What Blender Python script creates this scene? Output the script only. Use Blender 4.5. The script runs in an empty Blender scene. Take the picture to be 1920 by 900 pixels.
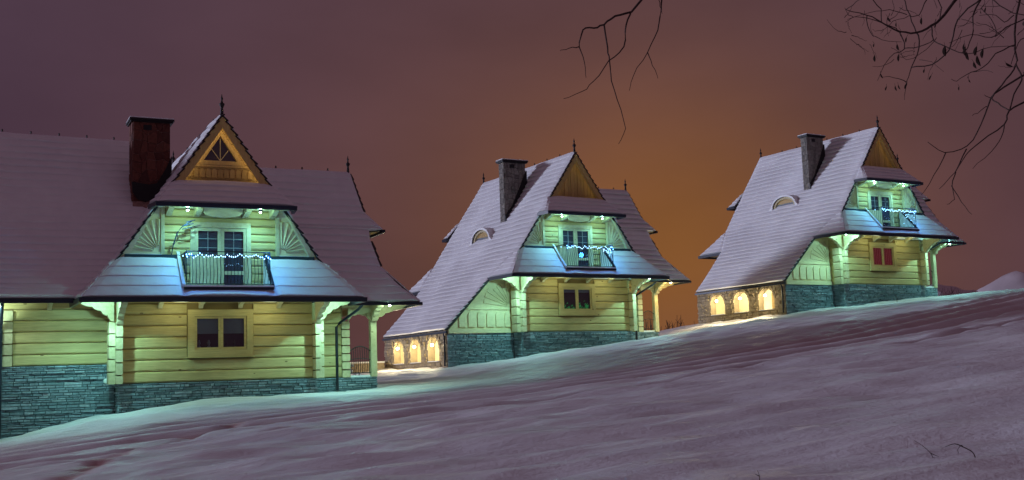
import bpy, bmesh, math, random
import numpy as np
from mathutils import Vector, Matrix, noise as mnoise

random.seed(7)
RNG = np.random.RandomState(11)
scene = bpy.context.scene
COL = scene.collection

# ------------------------------------------------------------------ camera
FPX, PITCH, ROLL = 2150.84, .123519, .0357982
fw = Vector((0, math.cos(PITCH), math.sin(PITCH)))
rt0 = Vector((1, 0, 0)); up0 = rt0.cross(fw)
RT = math.cos(ROLL) * rt0 - math.sin(ROLL) * up0
UP = math.sin(ROLL) * rt0 + math.cos(ROLL) * up0
cd = bpy.data.cameras.new('camera')
cam = bpy.data.objects.new('camera', cd); COL.objects.link(cam)
cd.sensor_fit = 'HORIZONTAL'; cd.sensor_width = 36.0
cd.lens = FPX / 1920 * 36.0
cd.clip_start = .1; cd.clip_end = 3000
m = Matrix((RT, UP, -fw)).transposed().to_4x4()
cam.matrix_world = m
scene.camera = cam


def along(x, y, Y):
    """world point seen in direction of photo pixel (x, y) at forward distance Y"""
    d = fw + RT * ((x - 960) / FPX) - UP * ((y - 450) / FPX)
    return d * (Y / d.y)


# ------------------------------------------------------------------ world: night clouds lit by a far town
world = bpy.data.worlds.new('World'); scene.world = world
world.use_nodes = True
nt = world.node_tree; nt.nodes.clear()


def N(t, typ, **kw):
    n = t.nodes.new(typ)
    for k, v in kw.items():
        if k.startswith('i_'):
            n.inputs[k[2:].replace('_', ' ')].default_value = v
        else:
            setattr(n, k, v)
    return n


def math_node(t, op, a, b=None, clamp=False):
    n = t.nodes.new('ShaderNodeMath'); n.operation = op; n.use_clamp = clamp
    for i, v in enumerate((a, b)):
        if v is None: continue
        if isinstance(v, (int, float)): n.inputs[i].default_value = v
        else: t.links.new(v, n.inputs[i])
    return n.outputs[0]


def mixc(t, fac, a, b, mode='MIX'):
    n = t.nodes.new('ShaderNodeMix'); n.data_type = 'RGBA'; n.blend_type = mode
    for i, v in ((0, fac), (6, a), (7, b)):
        if isinstance(v, (int, float)): n.inputs[i].default_value = v
        elif isinstance(v, tuple): n.inputs[i].default_value = (*v, 1)
        else: t.links.new(v, n.inputs[i])
    return n.outputs[2]


tc = N(nt, 'ShaderNodeTexCoord')
nrm = N(nt, 'ShaderNodeVectorMath', operation='NORMALIZE'); nt.links.new(tc.outputs['Generated'], nrm.inputs[0])


def glow(direction, sigma_deg, xs=1.0):
    d = direction.normalized()
    s = N(nt, 'ShaderNodeVectorMath', operation='SUBTRACT'); nt.links.new(nrm.outputs[0], s.inputs[0]); s.inputs[1].default_value = d
    sc = N(nt, 'ShaderNodeVectorMath', operation='MULTIPLY'); nt.links.new(s.outputs[0], sc.inputs[0]); sc.inputs[1].default_value = (xs, 1, 1)
    l = N(nt, 'ShaderNodeVectorMath', operation='LENGTH'); nt.links.new(sc.outputs[0], l.inputs[0])
    sg = math.radians(sigma_deg)
    q = math_node(nt, 'MULTIPLY', math_node(nt, 'POWER', l.outputs['Value'], 2.0), -.5 / sg ** 2)
    return math_node(nt, 'EXPONENT', q)


sep = N(nt, 'ShaderNodeSeparateXYZ'); nt.links.new(nrm.outputs[0], sep.inputs[0])
zup = math_node(nt, 'MULTIPLY', math_node(nt, 'MAXIMUM', sep.outputs['Z'], 0.0), 1.0, True)
hi = math_node(nt, 'POWER', zup, 1.1)
mp = N(nt, 'ShaderNodeMapping'); nt.links.new(nrm.outputs[0], mp.inputs[0]); mp.inputs['Scale'].default_value = (1.0, 1.0, 2.4)
cl = N(nt, 'ShaderNodeTexNoise', i_Scale=2.8, i_Detail=5.0, i_Roughness=.48); nt.links.new(mp.outputs[0], cl.inputs['Vector'])
cloud = N(nt, 'ShaderNodeMapRange'); nt.links.new(cl.outputs['Fac'], cloud.inputs['Value'])
cloud.inputs['From Min'].default_value = .3; cloud.inputs['From Max'].default_value = .7
cloud.inputs['To Min'].default_value = .84; cloud.inputs['To Max'].default_value = 1.17
SKY_LEFT = (.045, .024, .047); SKY_LOW = (.066, .033, .050); SKY_HIGH = (.130, .080, .108)
g_wide = glow(along(1140, 470, 10), 11.2, .78)
g_core = glow(along(1255, 480, 10), 5.0, .8)
side = N(nt, 'ShaderNodeMapRange', interpolation_type='SMOOTHSTEP'); nt.links.new(sep.outputs['X'], side.inputs['Value'])
side.inputs['From Min'].default_value = -.5; side.inputs['From Max'].default_value = .3
c0 = mixc(nt, hi, mixc(nt, side.outputs[0], SKY_LEFT, SKY_LOW), SKY_HIGH)
c1 = mixc(nt, math_node(nt, 'MULTIPLY', g_wide, .92), c0, (.130, .057, .046))
c2 = mixc(nt, math_node(nt, 'MULTIPLY', g_core, .88), c1, (.245, .096, .025))
c3 = mixc(nt, 1.0, c2, cloud.outputs[0], 'MULTIPLY')
bg = N(nt, 'ShaderNodeBackground', i_Strength=1.0); nt.links.new(c3, bg.inputs['Color'])
wo = N(nt, 'ShaderNodeOutputWorld'); nt.links.new(bg.outputs[0], wo.inputs['Surface'])

# one weak lavender sun lamp: moon behind thin cloud, from the left
sd = bpy.data.lights.new('moon', 'SUN'); sd.energy = 1.75; sd.angle = math.radians(6); sd.color = (.68, .74, 1.0)
sun = bpy.data.objects.new('moon', sd); COL.objects.link(sun)
sdir = Vector((.90, -.12, -.165)).normalized()
sun.rotation_euler = sdir.to_track_quat('-Z', 'Y').to_euler()

scene.view_settings.view_transform = 'Standard'
scene.view_settings.look = 'None'
scene.view_settings.exposure = 0.0
scene.view_settings.gamma = 1.0
scene.render.engine = 'CYCLES'
scene.cycles.use_denoising = True
scene.cycles.max_bounces = 7
scene.cycles.diffuse_bounces = 4
scene.cycles.sample_clamp_indirect = 4.0


# ------------------------------------------------------------------ materials
def new_mat(name):
    mt = bpy.data.materials.new(name); mt.use_nodes = True
    t = mt.node_tree; b = t.nodes['Principled BSDF']
    return mt, t, b


def bump(t, b, h, strength, dist):
    n = t.nodes.new('ShaderNodeBump'); n.inputs['Strength'].default_value = strength; n.inputs['Distance'].default_value = dist
    t.links.new(h, n.inputs['Height']); t.links.new(n.outputs[0], b.inputs['Normal'])


def objco(t, scale=(1, 1, 1)):
    c = t.nodes.new('ShaderNodeTexCoord'); mpn = t.nodes.new('ShaderNodeMapping')
    mpn.inputs['Scale'].default_value = scale
    t.links.new(c.outputs['Object'], mpn.inputs['Vector']); return mpn.outputs[0]


def noise_tex(t, vec, scale, detail=4, rough=.55):
    n = t.nodes.new('ShaderNodeTexNoise'); n.inputs['Scale'].default_value = scale
    n.inputs['Detail'].default_value = detail; n.inputs['Roughness'].default_value = rough
    t.links.new(vec, n.inputs['Vector']); return n.outputs['Fac']


def ramp(t, fac, stops):
    n = t.nodes.new('ShaderNodeValToRGB'); e = n.color_ramp.elements
    while len(e) > 1: e.remove(e[-1])
    for i, (p, c) in enumerate(stops):
        x = e[0] if i == 0 else e.new(p)
        x.position = p; x.color = (*c, 1)
    t.links.new(fac, n.inputs[0]); return n.outputs[0]


def plain(name, col, rough=.6, spec=.3, metal=0., var=.0, nscale=6.):
    mt, t, b = new_mat(name)
    b.inputs['Roughness'].default_value = rough; b.inputs['Specular IOR Level'].default_value = spec
    b.inputs['Metallic'].default_value = metal
    if var:
        f = noise_tex(t, objco(t), nscale)
        c = ramp(t, f, [(.3, tuple(x * (1 - var) for x in col)), (.7, tuple(min(1, x * (1 + var)) for x in col))])
        t.links.new(c, b.inputs['Base Color']); bump(t, b, f, .25, .02)
    else:
        b.inputs['Base Color'].default_value = (*col, 1)
    return mt


def wood(name, c_dark, c_mid, c_light, grain=(1.2, 9, 22), knots=True, vary=.16):
    mt, t, b = new_mat(name)
    b.inputs['Roughness'].default_value = .55; b.inputs['Specular IOR Level'].default_value = .25
    v = objco(t, grain)
    oi = t.nodes.new('ShaderNodeObjectInfo')
    off = t.nodes.new('ShaderNodeVectorMath'); off.operation = 'ADD'; t.links.new(v, off.inputs[0])
    sc = math_node(t, 'MULTIPLY', oi.outputs['Random'], 60.0)
    cmb = t.nodes.new('ShaderNodeCombineXYZ'); t.links.new(sc, cmb.inputs[0]); t.links.new(sc, cmb.inputs[1])
    t.links.new(cmb.outputs[0], off.inputs[1])
    f = noise_tex(t, off.outputs[0], 1.6, 5, .6)
    c = ramp(t, f, [(.28, c_dark), (.5, c_mid), (.74, c_light)])
    rnd = N(t, 'ShaderNodeMapRange'); t.links.new(oi.outputs['Random'], rnd.inputs['Value'])
    rnd.inputs['To Min'].default_value = 1 - vary; rnd.inputs['To Max'].default_value = 1 + vary * .6
    c = mixc(t, 1.0, c, rnd.outputs[0], 'MULTIPLY')
    if knots:
        vo = t.nodes.new('ShaderNodeTexVoronoi'); vo.inputs['Scale'].default_value = 1.15
        kv = t.nodes.new('ShaderNodeVectorMath'); kv.operation = 'ADD'; t.links.new(objco(t, (1.15, 1.5, 2.3)), kv.inputs[0]); t.links.new(cmb.outputs[0], kv.inputs[1]); t.links.new(kv.outputs[0], vo.inputs['Vector'])
        k = math_node(t, 'LESS_THAN', vo.outputs['Distance'], .075)
        c = mixc(t, math_node(t, 'MULTIPLY', k, .75), c, (.10, .04, .012))
        stain = noise_tex(t, objco(t, (.5, .5, .8)), 1.3, 3)
        c = mixc(t, math_node(t, 'MULTIPLY', math_node(t, 'SUBTRACT', stain, .42, True), 1.5), c, tuple(x * .62 for x in c_dark))
    t.links.new(c, b.inputs['Base Color']); bump(t, b, f, .3, .012)
    return mt


def stone(name, cols, rough=.8, nscale=7, bstr=.6):
    mt, t, b = new_mat(name)
    b.inputs['Roughness'].default_value = rough; b.inputs['Specular IOR Level'].default_value = .3
    g = t.nodes.new('ShaderNodeNewGeometry'); oi = t.nodes.new('ShaderNodeObjectInfo')
    r = math_node(t, 'FRACT', math_node(t, 'ADD', g.outputs['Random Per Island'], oi.outputs['Random']))
    c = ramp(t, r, [(i / (len(cols) - 1) if len(cols) > 1 else 0, x) for i, x in enumerate(cols)])
    f = noise_tex(t, objco(t), nscale, 6, .65)
    v = ramp(t, f, [(.25, (.55, .55, .55)), (.75, (1.35, 1.35, 1.35))])
    c = mixc(t, 1.0, c, v, 'MULTIPLY')
    t.links.new(c, b.inputs['Base Color']); bump(t, b, f, bstr, .03)
    return mt


def emit(name, col, s):
    mt, t, b = new_mat(name)
    b.inputs['Base Color'].default_value = (*[min(.9, x) for x in col], 1)
    b.inputs['Emission Color'].default_value = (*col, 1); b.inputs['Emission Strength'].default_value = s
    return mt


M = {}
M['log'] = wood('pine_log', (.47, .36, .15), (.62, .48, .21), (.70, .56, .26))
M['trim'] = wood('pine_trim', (.54, .46, .26), (.65, .56, .33), (.71, .62, .38), grain=(6, 6, 6))
M['gable'] = wood('gable_board', (.56, .38, .14), (.68, .48, .18), (.76, .55, .23), grain=(14, 6, 2), knots=False)
M['cream'] = wood('cream_board', (.66, .56, .32), (.74, .64, .38), (.80, .70, .44), grain=(3, 3, 9), knots=False, vary=.06)
M['groove'] = plain('groove', (.27, .19, .08), .8)
M['stone'] = stone('plinth_stone', [(.15, .22, .25), (.21, .29, .33), (.27, .35, .40), (.18, .25, .285), (.36, .43, .48), (.16, .225, .26)])
M['mortar'] = plain('mortar', (.07, .11, .115), .9, var=.3)
M['arcade_stone'] = stone('arcade_stone', [(.28, .22, .135), (.36, .285, .18), (.44, .35, .23), (.31, .24, .15)])
M['plaster'] = plain('plaster', (.72, .64, .44), .8, var=.06, nscale=3)
M['chim_red'] = stone('chimney_red_stone', [(.10, .030, .022), (.15, .045, .030), (.19, .065, .042), (.085, .028, .022)], nscale=9)
M['chim_joint'] = plain('chimney_joint', (.34, .20, .165), .9, var=.35, nscale=9)
M['chim_grey'] = stone('chimney_grey_stone', [(.16, .145, .13), (.22, .20, .175), (.28, .255, .225), (.19, .17, .15)], nscale=9)
M['chim_grey_joint'] = plain('chimney_grey_joint', (.19, .175, .155), .9, var=.25)
M['tile'] = plain('roof_tile', (.030, .022, .024), .6, .35, var=.3, nscale=8)
M['flash'] = plain('dark_flashing', (.012, .011, .012), .55, .35)
M['gutter'] = plain('gutter_metal', (.014, .020, .036), .35, .5)
M['teal'] = plain('teal_flashing', (.018, .055, .060), .45, .5)
M['iron'] = plain('wrought_iron', (.010, .015, .018), .5, .3)
M['snow_lip'] = plain('roof_trim_snow', (.84, .85, .88), .55, .3, var=.03)
M['cable'] = plain('cable', (.03, .05, .10), .5)
M['bulb'] = emit('bulb', (.36, .66, 1.0), 5.5)
M['lampglass'] = emit('lamp_glass', (.72, 1.0, .95), 24.0)
M['globe'] = emit('lamp_globe', (1.0, .88, .58), 12.0)
M['curtain_red'] = emit('red_curtain', (.46, .030, .028), .24); M['curtain_red'].node_tree.nodes['Principled BSDF'].inputs['Base Color'].default_value = (.12, .01, .012, 1)
M['curtain_blue'] = plain('roller_blind', (.17, .18, .24), .8)
M['arc_mortar'] = plain('arcade_mortar', (.27, .21, .13), .9, var=.2, nscale=4)
M['room'] = plain('dark_room', (.05, .035, .03), .9)
M['plant'] = emit('green_glow', (.02, .30, .07), .55)
M['ornament'] = plain('window_ornament', (.20, .21, .25), .7)
M['muntin'] = plain('glazing_bar', (.34, .37, .38), .6)
M['door_curtain'] = plain('door_curtain', (.075, .115, .15), .9)
M['dormer_room'] = emit('dormer_room', (.42, .26, .11), .8)
M['bark'] = plain('bark', (.060, .034, .030), .85, .2, var=.35, nscale=40)
M['leaf'] = plain('dead_leaf', (.030, .017, .012), .8, .2)
M['twig'] = plain('twig_bark', (.05, .028, .022), .85)
M['hillsnow'] = plain('hill_snow', (.52, .44, .46), .9, var=.22, nscale=.12)
M['shrub'] = plain('far_shrub', (.045, .025, .020), .9)
M['disc'] = plain('white_cover', (.7, .75, .72), .5)


def snow_material(name, ground=False):
    mt, t, b = new_mat(name)
    b.inputs['Roughness'].default_value = .55; b.inputs['Specular IOR Level'].default_value = .25
    v = objco(t)
    f1 = noise_tex(t, objco(t, (.45, 1.1, 1)), .9, 4, .5) if ground else noise_tex(t, v, 2.0, 6, .6)
    f2 = noise_tex(t, v, 13 if ground else 14, 5, .75)
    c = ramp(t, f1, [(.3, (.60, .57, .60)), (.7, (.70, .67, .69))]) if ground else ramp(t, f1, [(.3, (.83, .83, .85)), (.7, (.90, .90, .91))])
    if ground:
        a = t.nodes.new('ShaderNodeAttribute'); a.attribute_name = 'dirt'
        dn = noise_tex(t, objco(t, (.5, 1.6, 1)), 3.0, 5, .7)
        d = math_node(t, 'MULTIPLY', a.outputs['Fac'], math_node(t, 'MULTIPLY', math_node(t, 'SUBTRACT', dn, .16, True), 3.6, True), True)
        c = mixc(t, d, c, (.40, .115, .095))
        vs = objco(t, (.30, 1.3, 1)); f3 = noise_tex(t, vs, 2.6, 5, .55)
        h = math_node(t, 'ADD', math_node(t, 'MULTIPLY', f1, .5), math_node(t, 'ADD', math_node(t, 'MULTIPLY', f2, .11), math_node(t, 'MULTIPLY', f3, .55)))
        bump(t, b, h, .7, .24)
    else:
        a = t.nodes.new('ShaderNodeAttribute'); a.attribute_name = 'thin'   # thin snow over tile; its grey also paints step shading below each course
        th = math_node(t, 'MULTIPLY', a.outputs['Fac'], math_node(t, 'ADD', f1, .35), True)
        c = mixc(t, th, c, (.33, .29, .30))
        h = math_node(t, 'ADD', f1, math_node(t, 'MULTIPLY', f2, .25))
        bump(t, b, h, .35, .05)
    t.links.new(c, b.inputs['Base Color'])
    return mt


M['snow'] = snow_material('roof_snow')
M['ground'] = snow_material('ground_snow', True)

mt, t, b = new_mat('window_glass'); t.nodes.remove(b)
tr = N(t, 'ShaderNodeBsdfTransparent'); tr.inputs[0].default_value = (.8, .84, .86, 1)
gl = N(t, 'ShaderNodeBsdfGlossy'); gl.inputs['Roughness'].default_value = .03; gl.inputs[0].default_value = (.95, .95, 1, 1)
lw_ = N(t, 'ShaderNodeLayerWeight'); lw_.inputs['Blend'].default_value = .5
fr = math_node(t, 'ADD', math_node(t, 'MULTIPLY', math_node(t, 'POWER', lw_.outputs['Facing'], 3.0), .5), .10)
ms = N(t, 'ShaderNodeMixShader'); t.links.new(fr, ms.inputs[0]); t.links.new(tr.outputs[0], ms.inputs[1]); t.links.new(gl.outputs[0], ms.inputs[2])
t.links.new(ms.outputs[0], t.nodes['Material Output'].inputs['Surface'])
M['glass'] = mt


# ------------------------------------------------------------------ mesh helpers
class MB:
    """collects vertices and faces, then links them as one mesh object"""
    def __init__(self): self.v = []; self.f = []

    def add(self, vs, fs):
        o = len(self.v); self.v += [tuple(x) for x in vs]; self.f += [tuple(i + o for i in f) for f in fs]; return self

    def box(self, x0, x1, y0, y1, z0, z1):
        return self.add([(x0, y0, z0), (x1, y0, z0), (x1, y1, z0), (x0, y1, z0), (x0, y0, z1), (x1, y0, z1), (x1, y1, z1), (x0, y1, z1)],
                        [(0, 3, 2, 1), (4, 5, 6, 7), (0, 1, 5, 4), (1, 2, 6, 5), (2, 3, 7, 6), (3, 0, 4, 7)])

    def extrude(self, pts, d):
        """closed polygon pts (3D, planar) swept by vector d"""
        n = len(pts); d = Vector(d)
        a = [Vector(p) for p in pts]
        return self.add(a + [p + d for p in a], [tuple(range(n))[::-1], tuple(range(n, 2 * n))] + [(i, (i + 1) % n, n + (i + 1) % n, n + i) for i in range(n)])

    def tube(self, pts, rad, seg=6):
        pts = [Vector(p) for p in pts]; n = len(pts)
        rs = rad if isinstance(rad, (list, tuple)) else [rad] * n
        rings = []
        for i, p in enumerate(pts):
            d = (pts[min(i + 1, n - 1)] - pts[max(i - 1, 0)]).normalized()
            s = d.cross(Vector((0, 0, 1)) if abs(d.z) < .9 else Vector((1, 0, 0))).normalized(); u = s.cross(d)
            rings.append([p + (s * math.cos(k * 2 * math.pi / seg) + u * math.sin(k * 2 * math.pi / seg)) * rs[i] for k in range(seg)])
        vs = [q for r in rings for q in r]
        fs = [(i * seg + k, i * seg + (k + 1) % seg, (i + 1) * seg + (k + 1) % seg, (i + 1) * seg + k) for i in range(n - 1) for k in range(seg)]
        fs += [tuple(range(seg))[::-1], tuple((n - 1) * seg + k for k in range(seg))]
        return self.add(vs, fs)

    def lathe(self, c, prof, seg=10):
        c = Vector(c); vs = [c + Vector((r * math.cos(k * 2 * math.pi / seg), r * math.sin(k * 2 * math.pi / seg), z)) for r, z in prof for k in range(seg)]
        n = len(prof)
        fs = [(i * seg + k, i * seg + (k + 1) % seg, (i + 1) * seg + (k + 1) % seg, (i + 1) * seg + k) for i in range(n - 1) for k in range(seg)]
        fs += [tuple(range(seg))[::-1], tuple((n - 1) * seg + k for k in range(seg))]
        return self.add(vs, fs)

    def mesh(self, name, mat, smooth=False):
        me = bpy.data.meshes.new(name); me.from_pydata(self.v, [], self.f)
        bm = bmesh.new(); bm.from_mesh(me); bmesh.ops.recalc_face_normals(bm, faces=bm.faces); bm.to_mesh(me); bm.free()
        me.materials.append(mat)
        if smooth: me.polygons.foreach_set('use_smooth', [True] * len(me.polygons))
        return me

    def build(self, name, mat, parent=None, smooth=False):
        return link(name, self.mesh(name, mat, smooth), parent)


def link(name, data, parent=None):
    o = bpy.data.objects.new(name, data); COL.objects.link(o)
    if parent is not None: o.parent = parent
    return o


def box(name, mat, parent, *a): return MB().box(*a).build(name, mat, parent)


def tag(o, label, cat, group=None, kind=None):
    o['label'] = label; o['category'] = cat
    if group: o['group'] = group
    if kind: o['kind'] = kind
    return o


def light(name, parent, loc, power, col, size=.04, typ='POINT', target=None, angle=160, blend=.6):
    ld = bpy.data.lights.new(name, typ); ld.energy = power; ld.color = col
    ld.shadow_soft_size = size
    o = bpy.data.objects.new(name, ld); COL.objects.link(o); o.parent = parent; o.location = loc
    if typ == 'SPOT':
        ld.spot_size = math.radians(angle); ld.spot_blend = blend
        o.rotation_euler = (Vector(target) - Vector(loc)).to_track_quat('-Z', 'Y').to_euler()
    return o


# ------------------------------------------------------------------ terrain
CTRL = np.array([(-15.97, 35.83, -1.25), (-13, 37.28, -.55), (-12.54, 36.51, -.5), (-6.72, 39.36, -.24), (-5.13, 42.15, -.08), (-3.31, 53.67, .76), (.43, 54.8, 1.12),
                 (5.94, 58, 1.77), (7.58, 61.04, 1.93), (14.4, 61, 3.09), (17.94, 62.09, 3.35), (23.43, 65.41, 4.01), (25.05, 68.49, 4.27),
                 (-6.6, 59.7, .87), (10.87, 67.24, 3.18), (30.5, 68.5, 4.46), (0, 0, -1.6), (4, 10, -.72), (-9, 20, -1.32), (9, 28, .66), (-20, 36, -1.6), (-9.7, 46.5, .1)])


def plane(X, Y): return .0894 * X + .0517 * Y - 1.57


_K = lambda d2: np.exp(-d2 / (2 * 6.5 ** 2))
_d = ((CTRL[:, None, :2] - CTRL[None, :, :2]) ** 2).sum(-1)
_W = np.linalg.solve(_K(_d) + .03 * np.eye(len(CTRL)), CTRL[:, 2] - plane(CTRL[:, 0], CTRL[:, 1]))


def softplus(x, k): return np.logaddexp(0, x / k) * k


def vnoise(X, Y, seed=0):
    xi, yi = np.floor(X).astype(np.int64), np.floor(Y).astype(np.int64)
    fx, fy = X - xi, Y - yi; fx = fx * fx * (3 - 2 * fx); fy = fy * fy * (3 - 2 * fy)

    def h(a, b):
        n = (a * 374761393 + b * 668265263 + seed * 982451653) & 0x7fffffff
        n = ((n ^ (n >> 13)) * 1274126177) & 0x7fffffff
        return ((n ^ (n >> 16)) & 0xffff) / 65535.0 - .5
    return (h(xi, yi) * (1 - fx) + h(xi + 1, yi) * fx) * (1 - fy) + (h(xi, yi + 1) * (1 - fx) + h(xi + 1, yi + 1) * fx) * fy


def seg_dist(X, Y, pts):
    best = np.full(X.shape, 1e9); par = np.zeros(X.shape); acc = 0.
    for (x0, y0), (x1, y1) in zip(pts[:-1], pts[1:]):
        dx, dy = x1 - x0, y1 - y0; L2 = dx * dx + dy * dy
        t = np.clip(((X - x0) * dx + (Y - y0) * dy) / L2, 0, 1)
        d = np.hypot(X - x0 - t * dx, Y - y0 - t * dy)
        mk = d < best; best[mk] = d[mk]; par[mk] = (acc + t * math.sqrt(L2))[mk]; acc += math.sqrt(L2)
    return best, par


TRACK = [(-40, 27.0), (-12.9, 27.0), (-8.3, 27.3), (-3.6, 28.0), (.6, 28.3), (5.0, 30.2), (9.8, 33.2), (15.5, 39.5), (20, 44.5), (27, 54), (36, 64), (60, 85)]
def dense(pts, k=8):
    out = []; P = [pts[0]] + list(pts) + [pts[-1]]
    for i in range(1, len(P) - 2):
        a, b, c, d = [np.array(q, float) for q in P[i - 1:i + 3]]
        for j in range(k):
            t = j / k; out.append(tuple(.5 * (2 * b + (c - a) * t + (2 * a - 5 * b + 4 * c - d) * t * t + (3 * b - a - 3 * c + d) * t ** 3)))
    out.append(tuple(pts[-1])); return out


TRACK_S = dense(TRACK)


def signed_dist(X, Y, pts):
    best = np.full(X.shape, 1e9); par = np.zeros(X.shape); sg = np.ones(X.shape); acc = 0.
    for (x0, y0), (x1, y1) in zip(pts[:-1], pts[1:]):
        dx, dy = x1 - x0, y1 - y0; L2 = dx * dx + dy * dy
        t = np.clip(((X - x0) * dx + (Y - y0) * dy) / L2, 0, 1)
        d = np.hypot(X - x0 - t * dx, Y - y0 - t * dy)
        mk = d < best; best[mk] = d[mk]; par[mk] = (acc + t * math.sqrt(L2))[mk]
        sg[mk] = np.sign((X - x0) * dy - (Y - y0) * dx)[mk]; acc += math.sqrt(L2)
    return best, par, best * sg


TRAIL = [(-7.2, 18.2), (-7.4, 20.6), (-7.3, 22.3), (-6.9, 24.8), (-6.2, 26.5)]
FOOT = [(7.0, 55), (9.5, 58.2), (12.0, 58.6), (15.0, 58.0), (18.0, 57.2)]


def base_height(X, Y):
    z = plane(X, Y)
    for (cx, cy, _), w in zip(CTRL, _W): z = z + w * _K((X - cx) ** 2 + (Y - cy) ** 2)
    crest = 68.5 + .04 * np.maximum(X, -5) + 0 * Y
    z = z - .16 * softplus(Y - crest, 2.5)                      # the far side of the rise falls away
    z = z - .085 * softplus(X - 60, 8) - .08 * softplus(Y - 140, 10) * -1.0 * .0
    lo = -6.0
    return np.where(z < lo + 3, lo + 3 * np.exp(np.minimum((z - lo - 3) / 3, 0)), z)


def ground_xyz(X, Y):
    z = base_height(X, Y)
    near = np.clip((90 - Y) / 30, 0, 1)
    rel = .13 * vnoise(X * .32 + .21 * Y, Y * .42, 1) + .12 * vnoise(X * .75, Y * 1.6 + .3 * X, 2) + .07 * vnoise(X * 1.1 + .4 * Y, Y * 3.4, 3)
    rel += .022 * vnoise(X * 2.2 + .5 * Y, Y * 6.5, 4)
    rg = lambda n: .5 - np.abs(n) * 2
    rel += .055 * rg(vnoise(X * .42 + .25 * Y, Y * 1.15 - .12 * X, 31)) + .035 * rg(vnoise(X * .8 + .3 * Y, Y * 2.4 - .2 * X, 32))
    dirt = np.zeros(X.shape)
    d, s, sd = signed_dist(X, Y, TRACK_S)
    rel *= 1 - .75 * np.exp(-(d / 4.2) ** 4)
    wob = .22 * vnoise(s * .07, s * 0 + 3.3, 6) + .06 * vnoise(s * .35, s * 0 + 1.3, 16)
    rel -= .05 * np.exp(-(d / 4.6) ** 4)
    for off, wd, dep in ((-2.9, .36, .14), (-1.3, .42, .17), (.5, .42, .17), (2.1, .36, .15), (5.0, .30, .11)):
        dd = np.abs(sd - off - wob * (1 + .25 * off))
        amp = np.clip(.9 + .6 * vnoise(s * .05 + off * 7, s * 0 + off, 8), .4, 1.2)
        k = np.exp(-(dd / wd / 1.15) ** 2.4)
        rel -= dep * k * amp; rel += .45 * dep * amp * np.exp(-((dd - 1.75 * wd) / (.6 * wd)) ** 2)
        patch = np.clip(.85 + .9 * vnoise(s * .06 + off * 5, s * 0 + off, 9), 0, 1)
        dirt = np.maximum(dirt, np.exp(-(dd / wd / .85) ** 2.4) * patch)
    band = np.exp(-(d / 3.4) ** 4)
    dirt = np.maximum(dirt, band * np.clip(vnoise(s * .10, sd * 2.2, 14) * 1.2 + .02, 0, .28))
    for path, wd, dep, dk in ((TRAIL, .22, .10, .75), (FOOT, .5, .12, .25)):
        dd, ss = seg_dist(X, Y, path)
        k = np.exp(-(dd / wd) ** 2)
        rel -= dep * k * (.6 + .4 * np.sin(ss * 9)); dirt = np.maximum(dirt, dk * k * np.clip(.6 + vnoise(ss * 2., ss * 0, 5), 0, 1))
    z = z + rel * near
    return z, dirt * near


def graded(lo, hi, a, b, st, mx):
    c = list(np.arange(a, b + 1e-6, st)); s = st; x = a; left = []
    while x > lo: s = min(s * 1.22, mx); x -= s; left.append(x)
    s = st; x = c[-1]; right = []
    while x < hi: s = min(s * 1.22, mx); x += s; right.append(x)
    return np.array(left[::-1] + c + right)


xs = graded(-900, 900, -18, 32, .125, 60); ys = graded(-60, 1500, 8.0, 70, .12, 60)
GX, GY = np.meshgrid(xs, ys)
GZ, GD = ground_xyz(GX, GY)
nx, ny = len(xs), len(ys)
me = bpy.data.meshes.new('snow_ground')
co = np.stack([GX, GY, GZ], -1).reshape(-1, 3)
idx = np.arange(nx * ny).reshape(ny, nx)
fc = np.stack([idx[:-1, :-1], idx[:-1, 1:], idx[1:, 1:], idx[1:, :-1]], -1).reshape(-1, 4)
me.vertices.add(len(co)); me.vertices.foreach_set('co', co.astype(np.float32).ravel())
me.loops.add(fc.size); me.loops.foreach_set('vertex_index', fc.astype(np.int32).ravel())
me.polygons.add(len(fc)); me.polygons.foreach_set('loop_start', np.arange(0, fc.size, 4, dtype=np.int32))
me.polygons.foreach_set('use_smooth', np.ones(len(fc), dtype=bool))
me.update(calc_edges=True)
at = me.attributes.new('dirt', 'FLOAT', 'POINT'); at.data.foreach_set('value', GD.astype(np.float32).ravel())
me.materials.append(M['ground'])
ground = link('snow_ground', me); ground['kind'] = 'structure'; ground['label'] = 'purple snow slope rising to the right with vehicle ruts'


def gz(x, y): return float(ground_xyz(np.array([float(x)]), np.array([float(y)]))[0][0])


# ------------------------------------------------------------------ roof slopes
def sample(edge, n_t):
    return edge


def lerp_edge(edge, ts, cum):
    out = []
    for tt in ts:
        for i in range(len(cum) - 1):
            if tt <= cum[i + 1] + 1e-9 or i == len(cum) - 2:
                k = (tt - cum[i]) / max(1e-9, cum[i + 1] - cum[i]); k = min(max(k, 0), 1)
                out.append(edge[i].lerp(edge[i + 1], k)); break
    return out


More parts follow.
